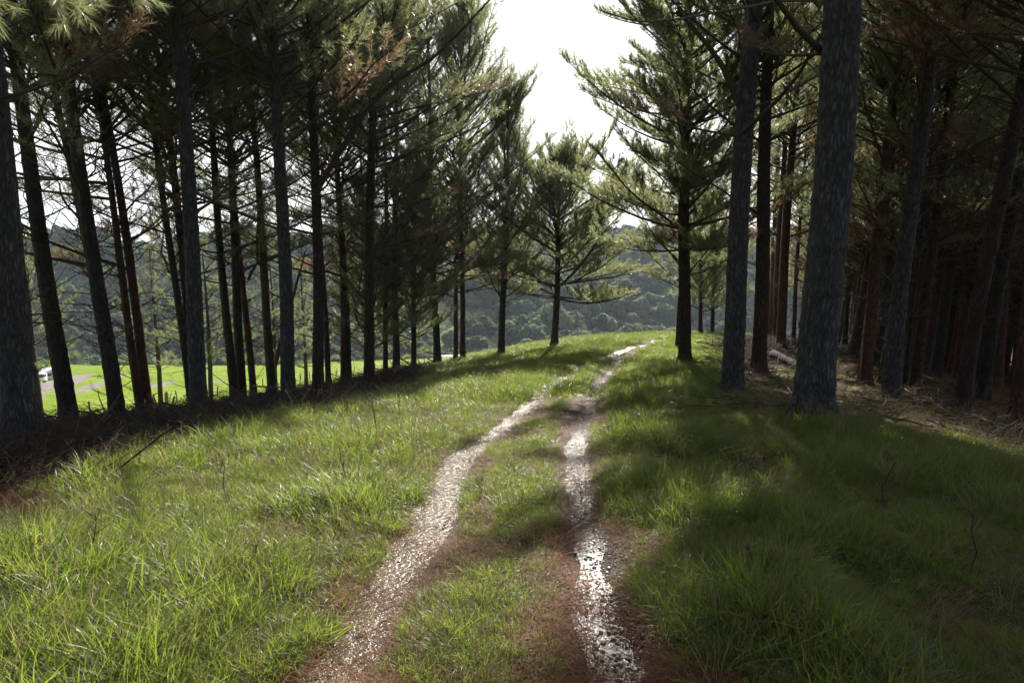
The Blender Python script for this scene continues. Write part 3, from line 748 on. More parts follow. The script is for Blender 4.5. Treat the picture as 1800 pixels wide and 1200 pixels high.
tree(1685,732,1784,194,26,'strongly leaning brown pine with snapped branch stubs near the right edge','bark_brown','A1','D1',17,True,group=GRT)
tree(1725,706,1762,480,22,'two-tone pale and black leaning pine behind the strongly leaning one','bark_dark','A2','D4',16,True,group=GRT)
tree(1785,752,1812,500,24,'reddish pine cut by the right edge of the photo','bark_red','A1','D4',16,True,group=GRT)
tree(1231,580,1234,420,7,'small young pine on the far grass crest, left one of the two','bark_brown','S1','D3',9,d=48,group=GRT,cs=1.2,crz=1.2)
tree(1252,580,1256,420,7,'small young pine on the far grass crest, right one of the two','bark_dark','S1','D3',9,d=50,group=GRT,cs=1.2,crz=1.25)
tree(1395,583,1402,480,7,'thin pine seen between the orange stems and the massive trunk','bark_brown','A3','D4',14,d=38,group=GRT)
tree(1410,585,1417,480,6,'thin dark pine just left of the massive trunk, far behind it','bark_dark','A2','D4',14,d=42,group=GRT)
print('trees placed', [(round(float(t[2][1]), 1), round(t[3], 2)) for t in TREES])

# deep plantation on the right: rows of thin dark stems
protos = []
for k in range(6):
    root = bpy.data.objects.new('pine_tree', None)
    protos.append(root)
pts_used = [t[2][:2] for t in TREES]
deep = []
g = np.random.default_rng(5)
for row in range(24):
    for col in range(40):
        x = 6 + row * 2.6 + g.normal() * .35; y = 5 + col * 2.3 + g.normal() * .35
        azd = math.degrees(math.atan2(x, y))
        if azd < 23.0 + max(0, (30 - y)) * .18 or azd > 50 or math.hypot(x, y) > 88: continue
        if y < 14: continue
        if min(math.hypot(x - p[0], y - p[1]) for p in pts_used) < 1.7: continue
        P = np.array([x, y, Hs(x, y)]); uu, vv = project(P)
        if vv > 715: continue
        deep.append(P); pts_used.append((x, y))
deep.sort(key=lambda p: p[1])
deep = deep[:190]
tm = [trunk_mesh('trunk', 700 + k, .13 + .012 * k, 15, ['bark_dark', 'bark_brown', 'bark_red', 'bark_brown', 'bark_dark', 'bark_red'][k], False) for k in range(6)]
for k in range(6):
    root = protos[k]
    link('trunk', tm[k], root); c = link('crown', CR[['F1', 'F2'][k % 2]], root); c.rotation_euler = (0, 0, k * 1.3)
    c = link('dead_branches', DE[['D4', 'D2'][k % 2]], root); c.rotation_euler = (0, 0, k * 2.1)
for i, P in enumerate(deep):
    k = i % 6
    if i < 6: o = protos[k]; C.objects.link(o)
    else: o = copy_tree(protos[k])
    o.location = P; o.rotation_euler = (g.normal() * .02, .03 + .07 * g.random(), g.normal() * .12)
    s = .85 + .3 * g.random(); o.scale = (s, s, s * (.9 + .2 * g.random()))
    tag(o, 'thin dark-stemmed pine with bare lower twigs in the shade of the plantation', 'tree', GF)
print('deep trees', len(deep))

# pines on the slope below the left rows, only their crowns show between the stems
for (u, d, ht, lab) in [(60, 34, 'T1', 'bushy pine low on the bank behind the thick pine at the left edge'), (275, 40, 'T1', 'young green pine below the bank, its crown filling the gap before the thick grey-brown pine'),
                    (365, 38, 'T1', 'light green young pine on the slope just right of the thick grey-brown pine'),
                    (480, 42, 'T1', 'young pine down the slope left of the rough-barked pine, pale twigs'), (535, 46, 'T1', 'young pine down the slope right of the rough-barked pine'),
                    (700, 46, 'T1', 'young pine below the crest behind the start of the fence')]:
    r_ = ray(u, 600); P = r_ * (d / r_[1]); z = Hs(P[0], P[1])
    root = bpy.data.objects.new('pine_tree', None); C.objects.link(root); root.location = (P[0], P[1], z)
    tag(root, lab, 'tree', 'pines on the slope below the left rows')
    link('trunk', trunk_mesh('trunk', int(u), .13, 9.5, 'bark_brown', False), root)
    c = link('crown', CR[ht], root); c.rotation_euler = (0, 0, u * .1); root.scale = (1, 1, 1)
# pines beside and behind the camera that shade the verge and hang into the top of the view
for i, (x, y, cr_, lab) in enumerate([(-6.6, 4.6, 'A3', 'pine left of the photographer whose green branch hangs into the top left corner'), (-7.5, -2.5, 'A1', None), (6.3, 3.6, 'A2', None), (5.6, -3.0, 'A1', None), (-4.5, -8, 'A2', None), (4, -9, 'A3', None), (9.5, 6.5, 'A1', None), (-11, 6, 'A2', None), (10.5,9.5,'A3',None)]):
    root = bpy.data.objects.new('pine_tree', None); C.objects.link(root); root.location = (x, y, Hs(x, y))
    tag(root, lab or 'pine standing beside the track outside the picture', 'tree', 'pines around the photographer')
    link('trunk', trunk_mesh('trunk', 60 + i, .2, 17, 'bark_brown', False), root)
    c = link('crown', CR[cr_], root); c.rotation_euler = (0, 0, i * 1.7)

# ------------------------------------------------------------------ scatter (only for growth nobody could count)
def scatter(name, P, rot, scl, idx, protos, label, cat, kind='stuff'):
    me = bpy.data.meshes.new(name); me.vertices.add(len(P)); me.vertices.foreach_set('co', np.asarray(P, dtype=np.float32).ravel())
    a = me.attributes.new('rot', 'FLOAT_VECTOR', 'POINT'); a.data.foreach_set('vector', np.asarray(rot, dtype=np.float32).ravel())
    a = me.attributes.new('scl', 'FLOAT_VECTOR', 'POINT'); a.data.foreach_set('vector', np.asarray(scl, dtype=np.float32).ravel())
    a = me.attributes.new('idx', 'INT', 'POINT'); a.data.foreach_set('value', np.asarray(idx, dtype=np.int32))
    o = bpy.data.objects.new(name, me); C.objects.link(o); tag(o, label, cat, kind=kind)
    col = bpy.data.collections.new(name + '_parts')
    for k, m_ in enumerate(protos):
        q = bpy.data.objects.new('%s_part_%02d' % (name, k), m_); col.objects.link(q)
    ng = bpy.data.node_groups.new('scatter', 'GeometryNodeTree')
    ng.interface.new_socket('Geometry', in_out='INPUT', socket_type='NodeSocketGeometry'); ng.interface.new_socket('Geometry', in_out='OUTPUT', socket_type='NodeSocketGeometry')
    gi = N(ng, 'NodeGroupInput'); go = N(ng, 'NodeGroupOutput'); ip = N(ng, 'GeometryNodeInstanceOnPoints'); ci = N(ng, 'GeometryNodeCollectionInfo')
    ci.inputs['Collection'].default_value = col; ci.inputs['Separate Children'].default_value = True
    ip.inputs['Pick Instance'].default_value = True
    def na(n, t):
        x = N(ng, 'GeometryNodeInputNamedAttribute', data_type=t); x.inputs['Name'].default_value = n; return x.outputs['Attribute']
    l = ng.links.new
    l(gi.outputs[0], ip.inputs['Points']); l(ci.outputs[0], ip.inputs['Instance']); l(na('idx', 'INT'), ip.inputs['Instance Index'])
    l(na('rot', 'FLOAT_VECTOR'), ip.inputs['Rotation']); l(na('scl', 'FLOAT_VECTOR'), ip.inputs['Scale']); l(ip.outputs[0], go.inputs[0])
    md = o.modifiers.new('scatter', 'NODES'); md.node_group = ng
    return o

def blades(mb, g, n, rad, l0, l1, w0, w1, lean=(.1, .9), curl=(.3, 1.6), segs=4, matn=0, brown=0.0):
    a = g.random(n) * 6.28; rr_ = rad * np.sqrt(g.random(n)); base = np.c_[rr_ * np.cos(a), rr_ * np.sin(a), np.full(n, -.02)]
    ln = l0 + (l1 - l0) * g.random(n) ** 1.3; w = w0 + (w1 - w0) * g.random(n)
    dirn = a + g.normal(size=n) * 1.1; th0 = lean[0] + (lean[1] - lean[0]) * g.random(n) ** 1.5; cu = curl[0] + (curl[1] - curl[0]) * g.random(n)
    s = np.linspace(0, 1, segs + 1)
    ang = th0[:, None] + cu[:, None] * s[None] ** 1.4
    hx = np.cumsum(np.c_[np.zeros(n), np.sin(ang[:, 1:])], 1) / segs * ln[:, None]; hz = np.cumsum(np.c_[np.zeros(n), np.cos(ang[:, 1:])], 1) / segs * ln[:, None]
    cd, sd_ = np.cos(dirn)[:, None], np.sin(dirn)[:, None]
    Pc = np.stack([base[:, :1] + hx * cd, base[:, 1:2] + hx * sd_, base[:, 2:] + hz], -1)
    tw = g.normal(size=n) * .5; sx = np.stack([-np.sin(dirn + tw), np.cos(dirn + tw), np.zeros(n)], -1)[:, None]
    wd = (w[:, None] * np.array([.8, 1, .85, .5, .04])[None, :segs + 1] if segs == 4 else w[:, None] * (1 - .95 * s[None] ** 2))[..., None] / 2
    A = Pc - sx * wd; B = Pc + sx * wd; B[..., 2] += wd[..., 0] * .35
    V = np.stack([A, B], 2).reshape(-1, 3)
    i2 = np.arange(n * (segs + 1) * 2).reshape(n, segs + 1, 2)
    f = np.stack([i2[:, :-1, 0], i2[:, :-1, 1], i2[:, 1:, 1], i2[:, 1:, 0]], -1).reshape(-1, 4)
    tint = np.repeat((g.random(n) < brown) * (.5 + .5 * g.random(n)), (segs + 1) * 2)
    mb.add(V, f, matn, tint=tint)
GP = []
for k in range(5):     # 0-4 lush clumps
    g = np.random.default_rng(100 + k); mb = MB(); blades(mb, g, 52, .11, .10, .29, .0032, .0068, (.1, 1.1), (.4, 2.1), brown=.14)
    blades(mb, g, 30, .12, .05, .14, .003, .005, brown=.12); GP.append(mb.mesh('grass_clump', [M['grass']]))
for k in range(3):     # 5-7 fine short turf
    g = np.random.default_rng(120 + k); mb = MB(); blades(mb, g, 70, .14, .05, .15, .0025, .0045, (.1, 1.2), brown=.22); GP.append(mb.mesh('grass_clump', [M['grass']]))
for k in range(3):     # 8-10 coarse patches for farther ground
    g = np.random.default_rng(140 + k); mb = MB(); blades(mb, g, 110, .26, .10, .26, .006, .011, (.1, .8), (.2, 1.3), 3, brown=.08); GP.append(mb.mesh('grass_clump', [M['grass']]))
DP = []
for k in range(3):     # dry bent stems with seed heads
    g = np.random.default_rng(160 + k); mb = MB(); blades(mb, g, 9, .12, .30, .62, .002, .0035, (.05, .5), (.1, .9), 4)
    blades(mb, g, 14, .12, .12, .30, .003, .006, (.4, 1.3), (.2, 1.3), 4)
    for q in range(4):
        a = g.random() * 6.28; ln = .35 + .35 * g.random(); le = .1 + .4 * g.random(); s = np.linspace(0, 1, 6)
        px = np.sin(le + .5 * s) * s * ln; pz = np.cos(le + .4 * s) * s * ln
        pl = np.c_[px * math.cos(a), px * math.sin(a), pz]
        v, f = tubes(pl[None], np.full((1, 6), .0012), 3); mb.add(v, f)
        tip = pl[-1]; d = unit(pl[-1] - pl[-2]); brs = np.array([tip + d * .012 * j for j in range(7)])
        brushes(mb, brs, np.repeat(d[None], 7, 0), np.full(7, .02), 5, .016, .003, .5, g, 0, 0)
    DP.append(mb.mesh('dry_grass', [M['dry']]))
NP = []
for k in range(4):     # mats of fallen needles
    g = np.random.default_rng(180 + k); mb = MB(); n = 90
    a = g.random(n) * 6.28; rr_ = .17 * np.sqrt(g.random(n)); p = np.c_[rr_ * np.cos(a), rr_ * np.sin(a), .004 + .02 * g.random(n)]
    d = g.random(n) * 6.28; D_ = np.c_[np.cos(d), np.sin(d), g.normal(size=n) * .10]; l = .05 + .06 * g.random(n)
    s_ = np.c_[-np.sin(d), np.cos(d), g.normal(size=n) * .3] * .0010
    mid = p + D_ * l[:, None] * .5 + np.c_[g.normal(size=(n, 2)) * .006, g.random(n) * .012]; e = p + D_ * l[:, None]
    V = np.stack([p - s_, p + s_, mid - s_, mid + s_, e], 1).reshape(-1, 3); i5 = np.arange(n)[:, None] * 5
    mb.add(V, i5 + [[0, 1, 3, 2]], 0); mb.add(V[:0], np.zeros((0, 3), int), 0)
    mb.Fs.append((i5 + np.array([[2, 3, 4]]), 0))
    NP.append(mb.mesh('needle_mat', [M['litter']]))

def sample(n, r0, r1, a0=-44, a1=44, power=1.0):
    """points at even ground density thinning with distance"""
    r = (r0 ** (2 - power) + (r1 ** (2 - power) - r0 ** (2 - power)) * rng.random(n)) ** (1 / (2 - power)) if power != 2 else r0 * (r1 / r0) ** rng.random(n)
    a = np.radians(a0 + (a1 - a0) * rng.random(n)); return r * np.sin(a), r * np.cos(a), r
def rots(n, tilt=.12): return np.c_[rng.normal(size=(n, 2)) * tilt, rng.random(n) * 6.28]

# lush grass close by
x, y, r = sample(62000, 1.3, 20, power=1.15)
mud_, flo_, FR_, FL_, dl_, dr_ = masks(x, y)
bare = fbm(x * 1.7, y * 1.7, 55, 3)
centre = (dl_ > .2) & (dr_ < -.06)
dens = (1 - np.clip(mud_ * 1.5, 0, 1)) * (1 - .93 * FL_) * (1 - .84 * FR_)
edge_l = np.minimum(np.abs(dl_), np.abs(dr_))
dens = dens * np.where(centre, np.where(bare < .36, .55, 1.6), np.where(bare < .42, .22, 1))
dens *= sstep(.13, .26, edge_l)
keep = rng.random(len(x)) < dens
x, y, r, centre, bare, e_, f_ = x[keep], y[keep], r[keep], centre[keep], bare[keep], edge_l[keep], flo_[keep]
tall = np.clip((fbm(x * .9, y * .9, 66, 4) - .5) * 1.7 + .5, 0, 1)
s = (.38 + 1.2 * tall) * np.where(centre, .8, 1) * (.55 + .45 * sstep(.25, .9, e_)) * (.8 + .4 * rng.random(len(x))) * (1 - .4 * f_)
pick = np.where((tall + .25 * rng.normal(size=len(x))) > .42, rng.integers(0, 5, len(x)), rng.integers(5, 8, len(x)))
rt_ = rots(len(x)); flat = (rng.random(len(x)) < .30)[:, None] * rng.normal(size=(len(x), 2)) * .55; rt_[:, :2] += flat
scatter('grass', np.c_[x, y, H(x, y)], rt_, np.c_[s, s, s], pick, GP, 'lush green grass growing on both verges and between the wheel ruts', 'grass')
print('near grass', len(x))
# farther grass up to the crest
x, y, r = sample(26000, 12, 62, power=1.25)
mud_, flo_, FR_, FL_, dl_, dr_ = masks(x, y)
az_ = np.arctan2(x, y); ed_ = np.interp(az_, EA, ED)
dens = (1 - np.clip(mud_ * 1.6, 0, 1)) * (1 - .96 * flo_) * sstep(9, 0, r - ed_)
dens *= sstep(.2, .5, np.minimum(np.abs(dl_), np.abs(dr_)))
keep = rng.random(len(x)) < dens
x, y, r = x[keep], y[keep], r[keep]; tall = fbm(x * .5, y * .5, 67, 3)
s = (.55 + .9 * tall) * (.8 + .4 * rng.random(len(x)))
scatter('grass', np.c_[x, y, H(x, y)], rots(len(x)), np.c_[s * 1.1, s * 1.1, s], rng.integers(8, 11, len(x)), GP, 'sunlit grass running up to the crest where the track disappears', 'grass')
# dry grass: verges under the trees, crest fringe
x, y, r = sample(9000, 2.2, 50, power=1.3)
mud_, flo_, FR_, FL_, dl_, dr_ = masks(x, y)
az_ = np.arctan2(x, y); ed_ = np.interp(az_, EA, ED)
nearL = np.exp(-((FL_ - .35) / .35) ** 2) * (x < 0)
dens = .22 + .75 * nearL + .28 * (x > 1.2) * sstep(1, 5, x) * (y < 12) + .9 * np.exp(-((r - ed_ + 1) / 2.5) ** 2) * (az_ > R(-3)) * (az_ < R(20))
dens *= (mud_ < .1)
keep = rng.random(len(x)) < dens
x, y, r = x[keep], y[keep], r[keep]; s = (.30 + .8 * rng.random(len(x))) * np.where(r < 6, .7, 1)
scatter('dry_grass', np.c_[x, y, H(x, y)], rots(len(x), .2), np.c_[s, s, s], rng.integers(0, 3, len(x)), DP, 'dry straw-coloured grass stems with seed heads among the green grass', 'dry grass')
# fallen needles
x, y, r = sample(60000, 1.3, 26, power=1.2)
mud_, flo_, FR_, FL_, dl_, dr_ = masks(x, y)
rut = np.exp(-(dl_ / .17) ** 4) + np.exp(-((dr_ - .05) / .15) ** 4)
band = sstep(.52, .25, np.minimum(np.abs(dl_ - .15), np.abs(dr_ - .12)))
dens = np.maximum(.8 * flo_, band * .6) * (1 - .98 * np.clip(rut * 1.25, 0, 1)) + .05 * (mud_ < .05)
dens = dens * sstep(.3, .55, fbm(x * 1.5, y * 1.5, 71, 3) + .12)
keep = rng.random(len(x)) < dens * .62
x, y, r = x[keep], y[keep], r[keep]; s = (.8 + .5 * rng.random(len(x))) * (1 + r * .02)
scatter('fallen_needles', np.c_[x, y, H(x, y)], rots(len(x), .06), np.c_[s, s, s], rng.integers(0, 4, len(x)), NP, 'reddish brown fallen pine needles along the ruts and under the trees', 'pine needles')
print('needles', len(x))

# ------------------------------------------------------------------ bush on the far hills
def ico(sub=2):
    t = (1 + 5 ** .5) / 2
    v = [(-1,t,0),(1,t,0),(-1,-t,0),(1,-t,0),(0,-1,t),(0,1,t),(0,-1,-t),(0,1,-t),(t,0,-1),(t,0,1),(-t,0,-1),(-t,0,1)]
    f = [(0,11,5),(0,5,1),(0,1,7),(0,7,10),(0,10,11),(1,5,9),(5,11,4),(11,10,2),(10,7,6),(7,1,8),(3,9,4),(3,4,2),(3,2,6),(3,6,8),(3,8,9),(4,9,5),(2,4,11),(6,2,10),(8,6,7),(9,8,1)]
    v = [tuple(np.array(p) / np.linalg.norm(p)) for p in v]
    for _ in range(sub):
        c = {}; nf = []
        def mid(a, b):
            k = (min(a, b), max(a, b))
            if k not in c: m_ = (np.array(v[a]) + np.array(v[b])); v.append(tuple(m_ / np.linalg.norm(m_))); c[k] = len(v) - 1
            return c[k]
        for a, b, d in f:
            x_, y_, z_ = mid(a, b), mid(b, d), mid(d, a); nf += [(a, x_, z_), (b, y_, x_), (d, z_, y_), (x_, y_, z_)]
        f = nf
    return np.array(v), np.array(f)
IV, IF = ico(2)
def bush_mesh(name, seed, hgt, wid, lumps, cone=0):
    g = np.random.default_rng(seed); mb = MB()
    cs = []
    for k in range(lumps):
        a = g.random() * 6.28; rr_ = wid * .36 * math.sqrt(g.random()) * (k > 0); zz = hgt * (.35 + .42 * g.random()) * (1 if k else 1.1)
        rad = wid * (.24 + .12 * g.random()) * (1 - cone * zz / hgt)
        c = np.array([rr_ * math.cos(a), rr_ * math.sin(a), zz * (1 - .35 * (rr_ / wid) ** 2)]); cs.append((c, rad))
    for c, rad in cs:
        nz = 1 + .30 * (g.random(len(IV)) - .5) + .25 * np.sin(IV[:, 0] * 5 + seed) * np.cos(IV[:, 1] * 6 + c[0])
        mb.add(IV * [rad, rad, rad * .85] * nz[:, None] * .92 + c, IF, 0)
        n = 130
        d = unit(g.normal(size=(n, 3))); d[:, 2] = np.abs(d[:, 2]) * 1.1 - .2; p = c + d * rad * [1, 1, .85] * (.92 + .22 * g.random((n, 1)))
        s_ = rad * (.10 + .14 * g.random((n, 1))); t1 = unit(np.cross(d + g.normal(size=(n, 3)) * .9, g.normal(size=(n, 3)))); t2 = unit(np.cross(t1, d + g.normal(size=(n, 3)) * .6))
        V = np.stack([p - t1 * s_, p - t2 * s_, p + t1 * s_, p + t2 * s_], 1).reshape(-1, 3)
        mb.add(V, np.arange(n * 4).reshape(-1, 4), 0)
    v, q = tubes(np.array([[[0, 0, -1], [0, 0, hgt * .25], [0, 0, hgt * .5]]]), np.array([[.25, .2, .12]]), 6)
    return mb, (v, q)
BP_ = []
for k, (h_, w_, l_, c_2) in enumerate([(5.5, 8, 7, 0), (6.5, 7, 6, 0), (4.2, 7, 6, 0), (8, 6, 6, .4), (3.2, 6, 5, 0), (6, 9, 8, 0)]):
    mb, tk = bush_mesh('bush_crown', 400 + k, h_, w_, l_, c_2); mb.add(tk[0], tk[1], 0); BP_.append(mb.mesh('bush_crown', [M['bush']]))
def bush_ok(x, y):
    z = H(x, y); U, V = project(np.stack([x, y, z], -1))
    f, p = patch_val(U, V, fbm(x / 18, y / 18, 14, 3) - .5)
    return z, U, V, f, p
nB = 12500
y = 236 + (720 - 236) * rng.random(nB); x = (rng.random(nB) * 2 - 1) * .80 * y
z, U, V, f, p = bush_ok(x, y)
dn = np.where(p > .4, .03, np.where(f > .4, .05, 1.0)) * (U > -150) * (U < 1560) * (y > 246 + 14 * fbm(x / 20, y / 20, 91, 3))
k = rng.random(nB) < dn
x, y, z, f = x[k], y[k], z[k], f[k]
s = (.70 + .9 * fbm(x / 30, y / 30, 88, 3) + .65 * rng.random(len(x)) ** 2) * (1 - .3 * (y < 290))
scatter('bush', np.c_[x, y, z - .8], np.c_[np.zeros((len(x), 2)), rng.random(len(x)) * 6.28], np.c_[s, s, s * (.8 + .5 * rng.random(len(x)))], rng.integers(0, 6, len(x)), BP_, 'dense native bush of round crowns covering the far hillside', 'bush')
print('bush', len(x))
# round-crowned trees that stand out on the near foot of the far hill
protoB = []
for k, (h_, w_, l_) in enumerate([(8, 9, 8), (9.5, 8, 8), (7, 10, 9)]):
    mb, tk = bush_mesh('crown', 450 + k, h_, w_, l_)
    mt = MB(); mt.add(*tk, 0)
    protoB.append((mb.mesh('crown', [M['bush']]), mt.mesh('trunk', [M['branch']])))
for i, (u, v, sc_) in enumerate([(905,575,1),(925,555,1.1),(950,590,.9),(1010,590,.9),(1030,560,1),(1060,575,1.2),(1085,590,.9),(1105,560,1),(1130,575,1.1),(1160,588,.9),(1150,550,.9),(1000,535,1),(945,530,1),(1240,575,1),(1262,560,1),(860,560,.9),(740,560,1),(745,585,.8),(830,535,1),(905,600,.9),(1040,600,.8),(1110,598,.8),(725,620,.8)]):
    P = solve(np.array([u]), np.array([v + 8]), H, 120, 1500, 900)[0]
    root = bpy.data.objects.new('bush_tree', None); C.objects.link(root); root.location = P - np.array([0, 0, .6])
    c = link('crown', protoB[i % 3][0], root); link('trunk', protoB[i % 3][1], root); root.rotation_euler = (0, 0, i * 1.1); root.scale = (sc_,) * 3
    tag(root, 'large round-crowned bush tree at the foot of the far hillside', 'tree', 'round-crowned trees on the far hillside')

# ------------------------------------------------------------------ paddock: fence, caravan, truck, shed
def empty(name, loc, label=None, cat=None, group=None, rz=0):
    o = bpy.data.objects.new(name, None); C.objects.link(o); o.location = loc; o.rotation_euler = (0, 0, rz); o.empty_display_size = .3
    tag(o, label, cat, group); return o
FP = [(30,752,7),(72,750,15),(93,748,14),(114,744,15),(160,733,12),(271,714,13),(293,710,22),(312,707,12),(381,696,15),(427,688,12),(462,679,13),(501,672,10),(528,669,11),(545,666,12),(591,660,10),(622,655,9),(660,649,9),(680,646,8),(707,643,8),(737,641,8),(745,640,7),(775,637,7),(785,636,7)]
fp = []
fence = empty('fence', (0, 0, 0), 'old wire fence on leaning weathered posts crossing the bright paddock', 'fence')
p0 = None
for i, (u, v, hp) in enumerate(FP):
    P = solve(np.array([u]), np.array([v]), H, 36, 400, 1200)[0]
    if P[1] > 170: P = solve(np.array([u]), np.array([v + 3]), H, 36, 400, 1200)[0]
    fp.append(P)
fence.location = fp[0]
g = np.random.default_rng(77)
tops = []
for i, P in enumerate(fp):
    hp = FP[i][2]; dist = P[1]; hgt = min(1.7, max(.9, hp * dist / F)); r_ = .055 if i != 6 else .13
    ln = g.normal() * .10 + (.25 if i in (2, 3) else 0)
    pl = np.array([[0, 0, -.3], [-ln * hgt * .5, 0, hgt * .5], [-ln * hgt, 0, hgt * .97], [-ln * hgt, 0, hgt]])
    v_, q_2 = tubes(pl[None] + (P - fp[0]), np.array([[r_ * 1.1, r_, r_ * .95, .01]]), 8)
    mb = MB(); mb.add(v_, q_2); link('post', mb.mesh('post', [M['post']]), fence); tops.append(P - fp[0] + pl[3])
for wv in (.35, .65, .92):
    pl = []
    for i in range(len(fp) - 1):
        a_ = (fp[i] - fp[0]) * (1 - wv) + tops[i] * wv; b_ = (fp[i + 1] - fp[0]) * (1 - wv) + tops[i + 1] * wv
        for t in np.linspace(0, 1, 7, endpoint=False):
            p = a_ * (1 - t) + b_ * t; p[2] -= .08 * math.sin(t * math.pi); gz = Hs(p[0] + fp[0][0], p[1] + fp[0][1]) - fp[0][2]; p[2] = max(p[2], gz + .25 * wv); pl.append(p)
    v_, q_2 = tubes(np.array(pl)[None], np.full((1, len(pl)), .006), 4); mb = MB(); mb.add(v_, q_2)
    link('wire', mb.mesh('wire', [M['wire']]), fence)

def rbox(mb, cx, cy, cz, sx, sy, sz, mat=0, ch=.12):
    """box with chamfered vertical-plane profile (x,z) extruded along y"""
    a, b_ = sx / 2, sz / 2
    pr = [(-a + ch, -b_), (a - ch * .5, -b_), (a, -b_ + ch * .5), (a, b_ - ch * 1.4), (a - ch * 1.4, b_), (-a + ch * 1.4, b_), (-a, b_ - ch * 1.4), (-a, -b_ + ch)]
    n = len(pr); V = [(cx + p[0], cy - sy / 2, cz + p[1]) for p in pr] + [(cx + p[0], cy + sy / 2, cz + p[1]) for p in pr]
    mb.add(V, np.array([[i, (i + 1) % n, n + (i + 1) % n, n + i] for i in range(n)]), mat)
    mb.Fs.append((np.array([list(range(n))[::-1]]) + mb.n - 2 * n, mat)); mb.Fs.append((np.array([[n + i for i in range(n)]]) + mb.n - 2 * n, mat))
P = solve(np.array([86]), np.array([668]), H, 60, 400, 1200)[0]; dC = P[1]; k_ = 20 * dC / F / 2.6
car = empty('caravan', P, 'white caravan with two dark front windows parked on the gravel yard in the valley', 'caravan', rz=R(28))
# long axis along local +y (away), front facing the camera side; width 2.3, length 6
mb = MB()
pr = [(-3.0, .55), (-3.15, 1.2), (-2.75, 2.35), (-2.3, 2.6), (2.7, 2.6), (3.0, 2.35), (3.05, .55)]
n = len(pr); V = [(-1.15, p[0], p[1]) for p in pr] + [(1.15, p[0], p[1]) for p in pr]
mb.add(V, np.array([[i, (i + 1) % n, n + (i + 1) % n, n + i] for i in range(n)])); mb.Fs.append((np.array([[i for i in range(n)]]), 0)); mb.Fs.append((np.array([[n + i for i in range(n)][::-1]]), 0))
link('body', mb.mesh('body', [M['white']]), car)
for x_ in (-.52, .52):
    mb = MB(); box(mb, 0, 0, 0, .85, .05, .62); o = link('window', mb.mesh('window', [M['glass']]), car); o.location = (x_, -3.0, 1.72); o.rotation_euler = (R(-19), 0, 0)
for y_ in (-1.6, 1.4):
    mb = MB(); box(mb, 1.16, y_, 1.75, .04, 1.0, .5); link('window', mb.mesh('window', [M['glass']]), car)
mb = MB(); box(mb, 1.165, -.2, 1.5, .04, .65, 1.75); link('door', mb.mesh('door', [M['white']]), car)
for sx in (-1, 1):
    v_, q_2 = tubes(np.array([[[sx * .95, .2, .33], [sx * 1.14, .2, .33]]]), np.array([[.33, .33]]), 16); mb = MB(); mb.add(v_, q_2)
    mb.Fs.append((np.array([list(range(16))]), 0)); mb.Fs.append((np.array([list(range(16, 32))]), 0)); link('wheel', mb.mesh('wheel', [M['tyre']]), car)
mb = MB(); v_, q_2 = tubes(np.array([[[-.5, -2.9, .5], [0, -4.1, .5]], [[.5, -2.9, .5], [0, -4.1, .5]]]), np.full((2, 2), .05), 6); mb.add(v_, q_2); box(mb, 0, -4.05, .25, .1, .1, .5); link('drawbar', mb.mesh('drawbar', [M['steel']]), car)
car.scale = (k_,) * 3
P = solve(np.array([58]), np.array([672]), H, 60, 400, 1200)[0]; k_ = 26 * P[1] / F / 3.2
tr = empty('truck', P, 'white truck with slatted crate rails, half hidden behind the leftmost thick trunk', 'truck', rz=R(70))
mb = MB(); rbox(mb, 0, -2.2, 1.35, 2.2, 1.7, 1.7); link('cab', mb.mesh('cab', [M['white']]), tr)
mb = MB(); box(mb, 0, -3.06, 1.65, 1.8, .04, .65); link('windscreen', mb.mesh('windscreen', [M['glass']]), tr)
for sx in (-1, 1):
    mb = MB(); box(mb, sx * 1.11, -2.3, 1.65, .04, .8, .55); link('window', mb.mesh('window', [M['glass']]), tr)
mb = MB(); box(mb, 0, 1.2, .85, 2.3, 5.0, .2); link('deck', mb.mesh('deck', [M['steel']]), tr)
for sx in (-1, 1):
    for zz in (1.3, 1.75, 2.2, 2.65, 3.1):
        mb = MB(); box(mb, sx * 1.12, 1.2, zz, .05, 5.0, .22); link('rail', mb.mesh('rail', [M['white']]), tr)
    for yy in (-1.2, .4, 2.0, 3.6):
        mb = MB(); box(mb, sx * 1.08, yy, 2.05, .03, .08, 2.3); link('upright', mb.mesh('upright', [M['steel']]), tr)
    for yy in (-2.2, 2.4):
        v_, q_2 = tubes(np.array([[[sx * .85, yy, .45], [sx * 1.1, yy, .45]]]), np.array([[.45, .45]]), 16); mb = MB(); mb.add(v_, q_2)
        mb.Fs.append((np.array([list(range(16))]), 0)); mb.Fs.append((np.array([list(range(16, 32))]), 0)); link('wheel', mb.mesh('wheel', [M['tyre']]), tr)
tr.scale = (k_,) * 3
# shed whose roof shows over the end of the paddock
P = solve(np.array([800]), np.array([640]), H, 60, 600, 1400)[0]
r_ = ray(800, 626); d_ = 232; P = np.array([0, 0, CAMZ]) + r_ * (d_ / r_[1]); gz = Hs(P[0], P[1])
sh = empty('shed', (P[0], P[1], gz), 'long low shed with a glaring white roof past the end of the paddock', 'shed', rz=R(4))
rt = P[2] - gz; W2 = 66 * d_ / F / 2
print('shed roof above ground', rt, W2)
mb = MB(); box(mb, 0, 0, rt / 2 - 1.2, W2 * 2 - .6, 5.4, rt + 1.2 - .3); link('wall', mb.mesh('wall', [M['white']]), sh)
mb = MB(); V = [(-W2, -3, rt - .7), (W2, -3, rt - .7), (W2, 0, rt + .5), (-W2, 0, rt + .5), (-W2, 3, rt - .7), (W2, 3, rt - .7)]; V = V + [(a_, b_, c2 - .12) for a_, b_, c2 in V]
